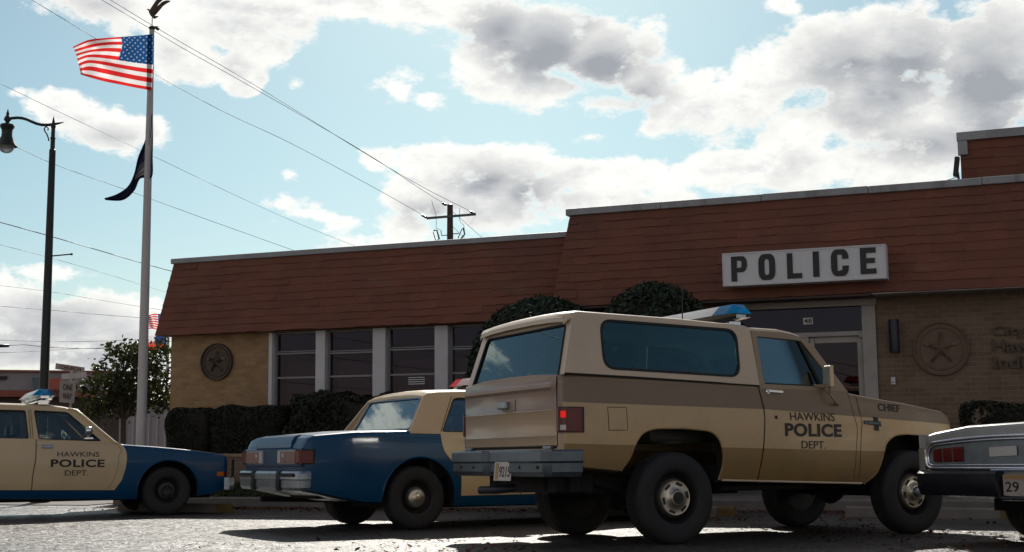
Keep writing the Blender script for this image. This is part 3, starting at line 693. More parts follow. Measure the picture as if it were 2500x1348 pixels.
    g = MB(); g.box((-3.22, ft + .04, 2.49), (1.94, .006, .36)); g.box((-3.65, ft + .04, 1.23), (1.08, .006, 2.0)); g.build('glass', M['bglass'], e)
    dr = MB(); x0, x1 = -3.005, -2.253
    for xx, ww in ((x0 + .035, .07), (x1 - .04, .08)): dr.box((xx, ft + .01, 1.22), (ww, .05, 2.03))
    for zz, hh in ((2.195, .09), (.33, .25)): dr.box(((x0 + x1) / 2, ft + .01, zz), (x1 - x0 - .155, .048, hh))
    d = dr.build('door', M['doorframe'], st, bevel=.004)
    g = MB(); g.box(((x0 + x1) / 2, ft + .012, 1.30), (x1 - x0 - .14, .008, 1.72)); g.build('glass', M['bglass'], d)
    h = MB(); h.tube([(x0 + .13, ft - .06, .95), (x0 + .13, ft - .06, 1.25)], .012); h.build('handle', M['frame'], d); h = MB(); h.box((x1 - .02, ft - .05, 2.26), (.05, .06, .09)); h.build('door_closer', M['frame'], d)
    a, b = fh(1960, 776, ft), fh(1984, 791, ft)
    n = MB(); n.box(((a.x + b.x) / 2, ft + .028, (a.z + b.z) / 2), (b.x - a.x, .008, a.z - b.z)); nb = n.build('house_number', M['paper'], st)
    text_fit('48', a.x + .012, b.z + .012, b.x - .012, a.z - .012, lambda u, v, w: Vector((u, ft + .023 - w, v)), .02, .002, 'digits', M['lettering'], nb)
    # white lintel stripe where the right-hand mansard meets the wall
    lt = MB(); lt.box((3.5, 18.62, 2.783), (11.1, .42, .016)); lt.build('soffit', M['doorframe'], st)
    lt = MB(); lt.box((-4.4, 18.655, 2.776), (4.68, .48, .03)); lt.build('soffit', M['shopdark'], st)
station()

def star(mb, c, r, depth, fn):
    pts = []
    for k in range(10):
        a = R(90 + 36 * k); q = r if k % 2 == 0 else r * .40; pts.append((c[0] + q * math.cos(a), c[1] + q * math.sin(a)))
    vs = [fn(u, v, 0) for u, v in pts] + [fn(c[0], c[1], depth)]
    mb.add(vs, [(k, (k + 1) % 10, 10) for k in range(10)])
def seal(name, label, c, r, mat, mat2):
    o = thing(name, label, 'wall seal', loc=(c[0], WT, c[1]))
    fn = lambda u, v, w: Vector((u, -w, v))
    b = MB(); b.lathe([(0, .03), (r * .74, .03), (r * .76, .045), (r * .80, .045), (r * .82, .032), (r * .92, .032), (r * .94, .06), (r * .985, .06), (r, .045), (r, 0)], ax=Vector((0, -1, 0)), n=64)
    b.build('disc', mat, o, smooth=35)
    s_ = MB(); star(s_, (0, 0), r * .60, .07, lambda u, v, w: Vector((u, -.031 - w, v))); s_.build('star', mat, o)
    for k in range(5):
        tp = MB(); a = R(90 + 72 * k); tp.bar((r * .42 * math.cos(a), -.075, r * .42 * math.sin(a)), (r * .60 * math.cos(a), -.045, r * .60 * math.sin(a)), .03, .012, Vector((0, 1, 0)))
        tp.build('star_tip', mat2, o)
    return o
seal('wall_seal', 'dark bronze round seal with a star on the tan brick beside the row of windows', (-13.17, 2.17), .325, M['bronze'], M['bronze2'])
seal('wall_seal', 'large tan round seal with a five-pointed star on the brick right of the door', (-1.195, 2.02), .375, pbr('tan_cast_stone', (.155, .10, .068), .7, var=.25, scale=9), M['bronze2'])

def wall_letters():
    o = thing('wall_lettering', 'bronze letters reading City of Hawkins Indiana on the dark brick, at the photo edge', 'lettering', loc=(0, WT, 0))
    fn = lambda u, v, w: Vector((u, -.022 - w, v))
    for body, x0, y0, x1, y1 in (('City of', 2422, 822, 2560, 797), ('Hawkins', 2424, 861, 2590, 829), ('Indiana', 2426, 901, 2580, 869)):
        a, b = fh(x0, y0, WT), fh(x1, y1, WT); d = .03 if 'y' in body else 0
        text_fit(body, a.x, a.z - d, b.x, fh(x0, y1, WT).z, fn, .012, .018, 'lettering', M['bronze'], o)
wall_letters()
def small_wall_things():
    a, b = fh(2172, 786, WT), fh(2198, 862, WT); x, r = (a.x + b.x) / 2, (fh(2197, 787, WT).x - fh(2172, 787, WT).x) / 2
    o = thing('wall_light', 'dark navy cylinder wall light on the brick between the door and the tan seal', 'wall light', loc=(x, WT, b.z))
    h = a.z - b.z + .02
    m = MB(); m.lathe([(r * .8, .03), (r * .97, 0), (r, .01), (r, h - .01), (r * .97, h), (r * .5, h)], (0, -.11, 0), n=24, cap=True); m.build('shade', M['navy'], o, smooth=35)
    m = MB(); m.box((0, -.02, h / 2), (.08, .042, .14)); m.build('bracket', M['navy'], o)
    a, b = fh(2175, 921, WT), fh(2187, 939, WT)
    o = thing('doorbell_box', 'small white intercom box on the brick below the navy wall light', 'intercom', loc=((a.x + b.x) / 2, WT, b.z))
    m = MB(); m.box((0, -.02, (a.z - b.z) / 2), (b.x - a.x, .04, a.z - b.z)); m.build('housing', M['white'], o, bevel=.006)
    m = MB(); m.lathe([(.012, 0), (.012, .008), (.001, .009)], (0, -.04, .035), Vector((0, -1, 0)), 12); m.build('button', M['frame'], o)
    # the sign over the door
    t = 18.12
    A, B_ = fh(1763, 620, t), fh(2165, 677, t); z0, z1 = fh(1768, 700, t).z, A.z + .005; x0, x1 = A.x, fh(2162, 592, t).x
    o = thing('police_sign', 'white box sign with black letters reading POLICE on the red mansard above the door', 'sign', loc=(0, t, 0))
    m = MB(); m.box(((x0 + x1) / 2, .12, (z0 + z1) / 2), (x1 - x0, .24, z1 - z0)); m.build('box', M['sign'], o, bevel=.006)
    m = MB()
    for q, s_ in (((x0 + x1) / 2, z1 - .012), ((x0 + x1) / 2, z0 + .012)): m.box((q, -.004, s_), (x1 - x0, .012, .022))
    for q in (x0 + .011, x1 - .011): m.box((q, -.004, (z0 + z1) / 2), (.022, .0118, z1 - z0 - .05))
    m.build('rim', M['white'], o)
    m = MB()
    for q in (x0 + .4, x1 - .4):
        for zz in (z0 + .1, z1 - .1): m.box((q, .31, zz), (.05, .16, .05))
    m.build('bracket', M['black'], o)
    def rr(u0_, v0_, u1_, v1_, r, n=5): return rrect(u0_, v0_, u1_, v1_, r, n)
    k = .36
    arc = lambda cx_, cy_, r, a0, a1, n=6: [(cx_ + r * math.cos(R(a0 + (a1 - a0) * i / n)), cy_ + r * 1.0 * math.sin(R(a0 + (a1 - a0) * i / n))) for i in range(n + 1)]
    def P(): return [(0, 0), (k, 0), (k, .36), (.7, .36)] + arc(.70, .66, .30, -90, 0) + arc(.70, .70, .30, 0, 90) + [(0, 1)], [[(k, .54), (.60, .54), (.66, .60), (.66, .77), (.60, .83), (k, .83)]]
    def O(): return rr(0, 0, 1, 1, .32), [rr(k, .19, 1 - k, .81, .13)]
    def Cc():
        return arc(.32, .68, .32, 90, 180) + arc(.32, .32, .32, 180, 270) + arc(.68, .32, .32, 270, 360) + [(1, .38), (1 - k, .38)] + arc(.58, .28, .06, 0, -90, 3) + [(.42, .19)] + arc(.42, .25, .06, 270, 180, 3) + arc(.42, .75, .06, 180, 90, 3) + arc(.58, .75, .06, 90, 0, 3) + [(1 - k, .64), (1, .64)] + arc(.68, .68, .32, 0, 90), []
    def E_(): return [(0, 0), (1, 0), (1, .2), (.38, .2), (.38, .41), (.93, .41), (.93, .60), (.38, .60), (.38, .80), (1, .80), (1, 1), (0, 1)], []
    def L_(): return [(0, 0), (1, 0), (1, .2), (.38, .2), (.38, 1), (0, 1)], []
    def I_(): return [(0, 0), (1, 0), (1, 1), (0, 1)], []
    Z = lambda x, y: (1700 + x / 2.5925, 280 + y / 2.5925)
    for fnl, (xa, xb, ya, yb) in ((P, (222, 322, 897, 1055)), (O, (394, 500, 882, 1047)), (L_, (575, 668, 876, 1037)), (I_, (739, 778, 866, 1027)), (Cc, (853, 965, 853, 1022)), (E_, (1038, 1138, 842, 1008))):
        pa, pb = fh(*Z((xa + xb) / 2, yb), t), fh(*Z((xa + xb) / 2, ya), t)
        xl, xr = fh(*Z(xa, (ya + yb) / 2), t).x, fh(*Z(xb, (ya + yb) / 2), t).x
        po, ho = fnl(); m = MB(); m.panel(po, ho, lambda u, v, w: Vector((xl + u * (xr - xl), -.004 - w, pa.z + v * (pb.z - pa.z))), .010); m.build('letter', M['lettering'], o)
    # roof-edge things
    p = fh(1690, 497, 19.6)
    o = thing('roof_vent', 'small round grey vent cap on the flat roof above the shingles', 'roof vent', loc=(p.x, 19.6, 4.15))
    m = MB(); m.lathe([(.05, 0), (.05, p.z - 4.15 - .06), (.095, p.z - 4.15 - .05), (.10, p.z - 4.15 - .01), (.06, p.z - 4.15 + .03), (.001, p.z - 4.15 + .035)], n=20); m.build('cap', M['fascia'], o, smooth=40)
    p = fh(2338, 445, 19.9); q = fh(2337, 390, 19.9)
    o = thing('roof_floodlight', 'black floodlight on a short crooked post beside the upper shingled wall', 'floodlight', loc=(p.x, 19.9, 4.18))
    m = MB(); H = q.z - 4.18; m.tube([(0, 0, 0), (.005, 0, H * .35), (.02, 0, H * .55), (.0, 0, H * .8)], .018); m.build('post', M['black'], o)
    m = MB(); m.box((-.005, -.03, H * .84), (.07, .12, H * .42), Matrix.Rotation(R(8), 3, 'Y')); m.build('head', M['black'], o, bevel=.01)
    m = MB(); e = fh(2285, 448, 19.5); m.tube([(0, 0, H * .62), (e.x - p.x, -.4, e.z - 4.18)], .006, 5); m.build('stay_wire', M['wire'], o)
small_wall_things()

# ------------------------------------------------------------------ planting
def shell_points(n, fn, seed):
    """fn maps (a, b) in the unit square to a surface point and normal"""
    rs = np.random.RandomState(seed); P, N_ = [], []
    for a, b in rs.rand(n, 2):
        p, q = fn(a, b); P.append(p); N_.append(q)
    return np.array(P), np.array(N_)
def hedge(name, label, s0, s1, t0, t1, z0, z1, n, size, mat, lump=.05, seed=1, rad=.18, cat='hedge', group=None):
    """a clipped hedge: leaves through the outer layer of a rounded block"""
    o = thing(name, label, cat, group, loc=((s0 + s1) / 2, (t0 + t1) / 2, z0))
    hx, hy, hz = (s1 - s0) / 2, (t1 - t0) / 2, z1 - z0
    rs = np.random.RandomState(seed)
    faces = [('f', 2 * hx * hz), ('t', 2 * hx * 2 * hy), ('l', 2 * hy * hz), ('r', 2 * hy * hz)]
    tot = sum(a for _, a in faces); P, N_ = [], []
    ph = rs.rand(6) * 6
    def bump(x, y, z): return lump * (math.sin(x * 5.1 + ph[0]) * math.sin(z * 6 + ph[1]) + .7 * math.sin(x * 11 + y * 9 + ph[2]) * math.sin(z * 13 + ph[3]) + .5 * math.sin(x * 2.1 + ph[4]))
    for f, a in faces:
        for _ in range(int(n * a / tot)):
            u, v = rs.rand(2)
            if f == 'f': p, q = Vector((hx * (2 * u - 1), -hy, hz * v)), Vector((0, -1, 0))
            elif f == 't': p, q = Vector((hx * (2 * u - 1), hy * (2 * v - 1), hz)), Vector((0, 0, 1))
            elif f == 'l': p, q = Vector((-hx, hy * (2 * u - 1), hz * v)), Vector((-1, 0, 0))
            else: p, q = Vector((hx, hy * (2 * u - 1), hz * v)), Vector((1, 0, 0))
            # round the edges
            c = Vector((max(-hx + rad, min(hx - rad, p.x)), max(-hy + rad, min(hy - rad, p.y)), min(hz - rad, p.z)))
            d = p - c
            if d.length > 1e-6: q = d.normalized(); p = c + q * rad
            p = p + q * (bump(p.x + s0, p.y, p.z) - abs(rs.normal(0, .05)))
            P.append(p); N_.append(q)
    P = np.array([tuple(p) for p in P]); N_ = np.array([tuple(q) for q in N_])
    leaf_mesh('foliage', P, N_, np.full(len(P), size), mat, o, jitter=.7)
    c = MB(); rings = []
    for zz, k in ((0, .86), (hz * .5, .9), (hz - .2, .9), (hz - .1, .8)):
        rings.append([Vector((x * k * hx, y * k * hy, zz)) for x, y in rrect(-1, -1, 1, 1, .25, 4)])
    c.loft(rings); c.build('branches', M['twigs'], o, smooth=60)
    return o
hedge('clipped_hedge', 'narrow clipped dark hedge block at the station corner, beside the flagpole', -13.42, -12.50, 17.66, 18.45, .58, 1.365, 10000, .030, M['boxwood'], .018, 1, .24)
hedge('clipped_hedge', 'wide clipped dark hedge block under the round bronze seal', -12.52, -11.12, 17.64, 18.45, .58, 1.375, 14000, .030, M['boxwood'], .018, 4, .24)
hedge('loose_hedge', 'loose leafy dark hedge under the row of windows', -10.98, -7.9, 17.60, 18.5, .58, 1.52, 14000, .058, M['hedge'], .06, 2, .2)
hedge('low_hedge', 'low dark hedge under the tan seal, beyond the silver car', -.93, 4.5, 16.98, 17.9, .12, 1.235, 14000, .036, M['boxwood'], .03, 3, .2)
def yew(label, s, t, r, top, z0, n, seed):
    o = thing('yew_bush', label, 'bush', 'domed yew bushes at the entrance', loc=(s, t, z0))
    H = top - z0; rs = np.random.RandomState(seed); P, N_ = [], []
    ph = rs.rand(8) * 6
    for _ in range(n):
        a = rs.rand() * 2 * math.pi; v = rs.rand()
        zz = H * v; k = 1.0 if v < .55 else math.sqrt(max(0.0, 1 - ((v - .55) / .45) ** 2.8))
        if rs.rand() < .25: k *= math.sqrt(rs.rand())  # the domed top
        if k < .98 and v < .55: continue
        rr = r * k * (1 + .07 * math.sin(3 * a + ph[0] + 4 * v) + .05 * math.sin(7 * a + ph[1]) * math.sin(9 * v + ph[2])) - abs(rs.normal(0, .05))
        q = np.array([math.cos(a), math.sin(a), .2 + 1.5 * max(0, v - .55)]); P.append((rr * math.cos(a), rr * math.sin(a), zz + rs.normal(0, .02))); N_.append(q / np.linalg.norm(q))
    leaf_mesh('foliage', np.array(P), np.array(N_), np.full(len(P), .045), M['yew'], o, jitter=.8, aspect=2.2)
    c = MB(); c.lathe([(r * .85, 0), (r * .88, H * .5), (r * .8, H * .7), (r * .55, H * .88), (.01, H * .93)], n=24); c.build('branches', M['twigs'], o, smooth=60)
yew('domed yew bush rising in front of the end window, beyond the tan truck rear', -6.68, 17.75, 1.08, 2.86, .15, 15000, 5)
yew('domed yew bush left of the POLICE sign, seen above the tan truck roof', -4.98, 17.75, .86, 2.99, .15, 12000, 6)

def planter_wall():
    o = thing('planter_wall', 'low tan brick planter wall under the hedges', 'wall', loc=(0, 17.45, 0))
    b = MB(); n = 24; rings = []
    for i in range(n + 1):
        s = -14.15 + (-6.2 + 14.15) * i / n; g = gz(s, KT); rings.append([Vector((s, 0, g - .2)), Vector((s, 0, .56)), Vector((s, .2, .56)), Vector((s, .2, g - .2))])
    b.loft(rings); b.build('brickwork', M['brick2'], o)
    c = MB(); c.box((-10.175, .1, .585), (7.99, .24, .05)); c.build('coping', M['brick'], o, bevel=.006)
planter_wall()

def wheel_stops():
    first = None
    for i, (e, lab) in enumerate(((-10.36, 'concrete wheel stop with a yellow end, by the front wheel of the left police car'), (-3.37, 'concrete wheel stop with a yellow end, behind the tan truck rear wheel'), (-.25, 'concrete wheel stop with a yellow end, below the silver car'))):
        t = 15.2
        o = thing('wheel_stop', lab, 'wheel stop', 'wheel stops along the kerb', loc=(e - .9, t, gz(e - .9, t)))
        m = MB()
        prof = [(-.085, 0), (-.06, .10), (-.04, .118), (.04, .118), (.06, .10), (.085, 0)]
        m.loft([[Vector((x, y, z)) for y, z in prof] for x in (-.92, -.9, .72)]); m.build('bar', M['concrete'], o, smooth=30)
        m = MB(); m.loft([[Vector((x, y * 1.01, z * 1.02)) for y, z in prof] for x in (.721, .88, .92)]); m.build('painted_end', M['yellow'], o, smooth=30)
wheel_stops()
# ------------------------------------------------------------------ flagpole and flags
def eagle_mesh(fn):
    b = MB()
    body = [((-.075, .0, .10), .012), ((-.05, 0, .085), .018), ((-.03, 0, .05), .03), ((0, 0, .01), .036), ((.03, 0, -.035), .026), ((.045, 0, -.06), .012)]
    b.tube([fn(Vector(p)) for p, _ in body], [r for _, r in body], 8)
    b.tube([fn(Vector(p)) for p in ((.01, 0, -.03), (.06, 0, -.035), (.10, 0, -.025))], [.022, .02, .008], 6)
    b.tube([fn(Vector(p)) for p in ((-.07, 0, .103), (-.10, 0, .092))], [.011, .002], 6)
    for sgn, (dx, dz) in ((-1, (0, 0)), (1, (.02, -.02))):
        up = [(-.03, .07), (.0, .11), (.06, .19), (.11, .245), (.17, .27), (.24, .265), (.19, .235), (.13, .185), (.09, .12), (.05, .06), (.02, .02)]
        b.panel([(u, v) for u, v in up], [], lambda u, v, w: fn(Vector((u + dx, sgn * (.015 + .16 * max(0, v - .03)), v + dz + w))), .022)
    return b
def flagpole():
    t = 17.1
    b0 = fh(345.7, 1084, t); tp = fh(369.2, 72, t)
    s = (b0.x + tp.x) / 2; z0 = gz(s, KT) + .1; H = tp.z
    o = thing('flagpole', 'tall pale grey flagpole with an eagle on top, by the left corner of the station', 'flagpole', loc=(s, t, z0))
    h = H - z0
    m = MB(); m.lathe([(.080, 0), (.078, h * .2), (.070, h * .5), (.056, h * .8), (.040, h)], n=20, cap=True); m.build('pole', M['pole'], o, smooth=40)
    m = MB(); m.lathe([(.12, 0), (.12, .05), (.08, .09), (.072, .12)], n=20); m.build('base_collar', M['pole'], o, smooth=40)
    m = MB(); m.lathe([(.042, 0), (.05, .015), (.05, .045), (.036, .06), (.001, .065)], (0, 0, h - .01), n=16); m.bar((0, 0, h + .03), (.12, 0, h + .015), .045, .035); m.lathe([(.001, -.015), (.028, -.012), (.028, .012), (.001, .015)], (.115, 0, h - .005), Vector((0, 1, 0)), 12)
    m.build('truck', M['black'], o, smooth=40)
    m = MB(); m.tube([(0, 0, h + .05), (0, 0, h + .2)], .008, 6); m.build('spindle', M['pole'], o)
    k = 1.0
    fn = lambda p: Vector((0, 0, h + .245)) + Vector((p.x * math.cos(R(22)) * k, p.y * k + p.x * math.sin(R(22)) * k, p.z * k))
    eagle_mesh(fn).build('eagle', M['bronze'], o, smooth=50)
    m = MB(); m.tube([(.06, -.05, h - .02), (.075, -.06, h * .6), (.085, -.06, 1.4)], .005, 5); m.build('halyard', M['pole'], o)
    return s, t
FS, FT = flagpole()

def flag_mesh(name, mat, outline_fn, thick_fn, nu=60, nv=30):
    """outline_fn(u, v) -> world point"""
    mb = MB(); mb.grid(lambda u, v: outline_fn(u, v), nu, nv)
    me = mb.mesh(name, mat, 180)
    uvl = me.uv_layers.new(name='UVMap')
    for l in me.loops:
        i = l.vertex_index; uvl.data[l.index].uv = ((i // (nv + 1)) / nu, (i % (nv + 1)) / nv)
    o = D.objects.new(name, me); C.objects.link(o); return o
def lerp_poly(pts, u):
    x = u * (len(pts) - 1); i = min(int(x), len(pts) - 2); f = x - i
    p0, p1, p2, p3 = pts[max(i - 1, 0)], pts[i], pts[i + 1], pts[min(i + 2, len(pts) - 1)]
    g = lambda a, b, c, d: .5 * (2 * b + (c - a) * f + (2 * a - 5 * b + 4 * c - d) * f * f + (3 * b - a - 3 * c + d) * f ** 3)
    return tuple(g(*q) for q in zip(p0, p1, p2, p3))
def flags():
    t = FT - .08
    top = [(376, 83), (336, 87), (297, 90), (255, 93), (215, 98), (177, 115)]
    q1 = [(375.5, 120), (338, 118), (300, 112), (258, 112), (220, 118), (184, 128)]
    mid = [(374, 153), (334, 149), (292, 143), (252, 138), (215, 137), (189, 146)]
    q3 = [(372, 188), (330, 181), (290, 173), (252, 165), (218, 160), (194, 166)]
    bot = [(370, 221), (330, 214), (290, 206), (255, 199), (222, 190), (197, 182)]
    P = lambda x, y, d: fh(x, y, t - d)
    def fn(u, v):
        col = [lerp_poly(l, u) for l in (top, q1, mid, q3, bot)]
        x, y = lerp_poly(col, v)
        d = .17 * math.sin(u * 9 + v * 3.2) * u + .07 * math.sin(u * 17 - v * 5) * u + .03 * math.sin(v * 14 + u * 6) * u + .22 * u * (1 - v) * .6
        return P(x, y, d)
    o = flag_mesh('us_flag', M['usflag'], fn, None, 70, 39)
    tag(o, 'red white and blue stars and stripes flag flying from the tall grey flagpole', 'flag')
    # the dark flag hanging limp below
    L = [(367, 282), (360, 320), (352, 348), (337, 384), (327, 425), (312, 455), (285, 474), (254, 484)]
    Rr = [(374, 278), (374, 330), (373, 380), (371, 433), (343, 436), (328, 466), (300, 489), (258, 489)]
    def fn2(u, v):
        a = lerp_poly(L, u); b = lerp_poly(Rr, u); x = a[0] + (b[0] - a[0]) * v; y = a[1] + (b[1] - a[1]) * v
        d = -.16 + .10 * math.sin(v * 13 + u * 4) + .05 * math.sin(v * 5 - u * 9)
        return P(x, y, d)
    o = flag_mesh('dark_flag', M['navycloth'], fn2, None, 40, 24)
    tag(o, 'dark navy flag hanging limp halfway down the tall grey flagpole', 'flag')
flags()

# ------------------------------------------------------------------ street lamp
def street_lamp():
    t = 17.6
    p = fh(105.6, 947, t); q = fh(133, 300, t); s = p.x * .6 + q.x * .4; z0 = gz(s, 17.6); H = q.z - z0
    o = thing('street_lamp', 'tall black street lamp with a curved arm and bell shade, behind the left police car', 'street lamp', loc=(s, t, z0))
    k = q.z - z0
    px = (CAM - Vector((s, t, q.z))).dot(-fw) / F        # metres per picture pixel at the lamp
    ex = Vector((r0.x, r0.y, 0))
    m = MB(); m.lathe([(.16, 0), (.16, .12), (.11, .2), (.085, .6), (.072, k * .5), (.055, k - 21 * px - .35), (.058, k - .49), (.040, k - .47), (.038, k - .30), (.048, k - .27), (.034, k - .25), (.034, k - .02)], n=20); m.build('pole', M['lamp'], o, smooth=35)
    m = MB(); m.lathe([(.034, k - .10), (.045, k - .06), (.03, k - .03), (.024, k + .02), (.002, k + .125)], n=12); m.build('finial', M['lamp'], o, smooth=40)
    P = lambda x, y: ex * ((x - 133) * px) + Vector((0, 0, k + (300 - y) * px))
    pts = [(158, 298.5), (146, 301), (133, 303.5), (118, 305), (104, 304.5), (92, 301.5), (80, 296.5), (68, 291), (56, 287.5), (44, 286.3), (30, 287.5), (20, 290)]
    m = MB(); m.tube([P(*a) for a in pts], [.006, .018, .026] + [.026] * 9, 10); m.build('arm', M['lamp'], o, smooth=60)
    pts = [(123.5, 345), (122, 338), (118, 328), (112.5, 320), (111, 315), (113, 310.5), (117, 309.5), (120.5, 312), (121, 316), (119, 317)]
    m = MB(); m.tube([P(*a) for a in pts], [.012] * 9 + [.016], 8); m.build('scroll_bracket', M['lamp'], o, smooth=60)
    lx = 20.5; c = ex * ((lx - 133) * px); zz = lambda y: k + (300 - y) * px
    m = MB(); m.lathe([(.001, zz(263)), (.018, zz(272)), (.03, zz(277)), (.022, zz(279)), (.045, zz(284)), (.062, zz(289)), (.06, zz(292)), (.035, zz(296)), (.03, zz(301))], c, n=16); m.build('hanger', M['lamp'], o, smooth=40)
    m = MB(); prof = [(3, 300), (9, 301), (14, 303), (15.5, 307), (14, 312), (11.5, 316), (11, 324), (11.5, 332), (15, 340), (18, 348), (22, 355), (23, 357.5), (21, 358), (19, 352)]
    m.lathe([(r * 1.12 * px, zz(y)) for r, y in prof], c, n=28); m.build('shade', M['lamp'], o, smooth=40)
    m = MB(); m.lathe([(18 * px, zz(354)), (18 * px, zz(360)), (16 * px, zz(366)), (12 * px, zz(371)), (6 * px, zz(373.5)), (.002, zz(374))], c, n=28); m.build('globe', M['globe'], o, smooth=60)
    m = MB(); m.tube([P(127, 629), P(186, 624)], .012, 8); m.lathe([(.001, 0), (.02, 0), (.02, .03), (.001, .03)], P(186, 624), ex, 10); m.build('banner_arm', M['lamp'], o)
street_lamp()

# ------------------------------------------------------------------ utility pole and cables
UD = 50.0
def utility_pole():
    p = at(1099, 640, UD); q = at(1097, 498, UD); pxm = UD / F
    o = thing('utility_pole', 'brown wooden utility pole with a crossarm, behind the station roof', 'utility pole', loc=(p.x, p.y, -.4))
    ex = Vector((r0.x, r0.y, 0)); P = lambda x, y: ex * ((x - 1098) * pxm) + Vector((0, 0, q.z + .4 + (498 - y) * pxm)) + Vector((fw.x, fw.y, 0)) * -.16
    m = MB(); m.lathe([(.19, 0), (.14, (q.z + .4) * .6), (.125, (q.z + .4) * .85), (.112, q.z + .36), (.105, q.z + .4)], n=18, cap=True); m.build('pole', M['wood'], o, smooth=40)
    m = MB(); m.bar(P(1041, 532), P(1162, 523), .07, .09); m.build('crossarm', M['insulator'], o)
    m = MB(); m.lathe([(.118, q.z + .36), (.124, q.z + .41), (.05, q.z + .45), (.001, q.z + .455)], n=16); m.build('cap', M['insulator'], o)
    for a, b in (((1028, 523), (1042, 531)), ((1146, 515), (1160, 523)), ((1078, 494), (1090, 500))):
        m = MB(); A, B_ = P(*a), P(*b); m.tube([A, A.lerp(B_, .3), A.lerp(B_, .5), A.lerp(B_, .7), B_], [.02, .055, .04, .055, .03], 8); m.build('insulator', M['insulator'], o)
    for sgn, pts in ((0, ((1058, 563), (1066, 561), (1072, 583), (1064, 589), (1057, 566))), (1, ((1131, 556), (1134, 572), (1123, 586), (1118, 581), (1127, 560), (1131, 558)))):
        m = MB(); m.tube([P(*a) for a in pts], [.035, .03, .04, .02, .02, .02][:len(pts)], 6)
        m.tube([P(1092, 574), P(1078, 575), P(1076, 562)] if not sgn else [P(1105, 571), P(1120, 570)], .02, 6); m.build('fuse_cutout', M['insulator'], o)
    for a in (((1054, 487), (1054, 489), (1058, 505), (1064, 520), (1065, 545), (1064, 556), (1075, 561)), ((1122, 508), (1122, 520), (1121, 535), (1125, 544), (1132, 549), (1133, 558))):
        m = MB(); m.tube([P(*b) for b in a], .010, 5); m.build('drop_wire', M['wire'], o)
utility_pole()
def cables():
    W = [('thin cable running from the sky down to the top of the utility pole', [(240, -5), (370, 72), (450, 120), (610, 210), (880, 366), (1040, 470), (1080, 494)], 36, UD, .013),
         ('thin cable from the sky down to the far end of the utility pole crossarm', [(262, -5), (390, 73), (620, 207), (900, 380), (1040, 461), (1147, 515)], 36, UD, .013),
         ('long cable crossing behind the flag to the near end of the utility pole crossarm', [(70, -5), (220, 86), (385, 185), (540, 270), (700, 345), (880, 440), (1029, 523)], 34, UD, .013),
         ('faint thin cable crossing behind the flagpole and above the white clouds', [(-10, 199), (120, 262), (350, 370), (560, 470), (720, 542), (880, 606)], 40, 62, .012),
         ('cable passing just under the street lamp globe down to the station roof edge', [(-10, 342), (35, 357), (135, 402), (300, 461), (500, 534), (735, 618)], 34, 55, .014),
         ('thick dark cable passing the street lamp pole at mid height to the station corner', [(-10, 540), (120, 576), (240, 611), (345, 642), (425, 664)], 30, 40, .018),
         ('faint cable below the short banner arm of the street lamp', [(-10, 595), (110, 626), (220, 657), (335, 692)], 45, 60, .012),
         ('sagging cable above the low cloud bank, left of the flagpole', [(-10, 696), (120, 712), (240, 732), (400, 758)], 45, 60, .012),
         ('straight cable above the far flags, below the sagging one', [(-10, 747), (120, 757), (230, 767), (420, 782)], 42, 55, .014),
         ('upper of the three low cables over the far shop', [(-10, 830), (100, 833.5), (190, 834), (340, 830), (425, 826)], 45, 60, .015),
         ('middle of the three low cables over the far shop, with a dark splice case', [(-10, 845), (35, 843), (60, 842), (110, 847), (195, 851), (260, 849), (340, 841), (425, 833)], 45, 60, .022),
         ('lowest of the three low cables over the far shop', [(-10, 862), (100, 857), (195, 851.5), (300, 852.5), (425, 853)], 45, 60, .015),
         ('long guy wire running down from the utility pole crossarm', [(1103, 515), (1180, 583)], UD + .3, UD + 4, .014),
         ('short guy wire running down from the utility pole below its crossarm', [(1104, 552), (1140, 587)], UD + .3, UD + 3, .014)]
    for lab, pts, d0, d1, r in W:
        L = [0]
        for a, b in zip(pts, pts[1:]): L.append(L[-1] + math.hypot(b[0] - a[0], b[1] - a[1]))
        n = 40; P = []
        for i in range(n + 1):
            x, y = lerp_poly(pts, i / n) if len(pts) > 2 else tuple(np.array(pts[0]) + (np.array(pts[1]) - np.array(pts[0])) * i / n)
            f = i / n; P.append(at(x, y, d0 + (d1 - d0) * f))
        u_, w_ = (P[0] - P[2]).normalized(), (P[-1] - P[-3]).normalized()
        if d1 < UD + 1 and d1 != UD or d1 > UD + 1: P = P + [P[-1] + w_ * (6 if 'guy' in lab else 45)]
        if 'guy' not in lab: P = [P[0] + u_ * 40] + P          # on towards the poles outside the picture
        m = MB(); m.tube(P, r * .62, 6)
        o = m.build('power_cable', M['wire'], smooth=60); tag(o, lab, 'cable', 'overhead cables')
        if 'splice' in lab:
            q = MB(); a, b = at(-12, 845, 44.6), at(22, 844, 45.1); q.tube([a, a.lerp(b, .05), a.lerp(b, .95), b], [.03, .06, .06, .03], 10)
            c = q.build('splice_case', M['black'], smooth=50); c.parent = o
cables()

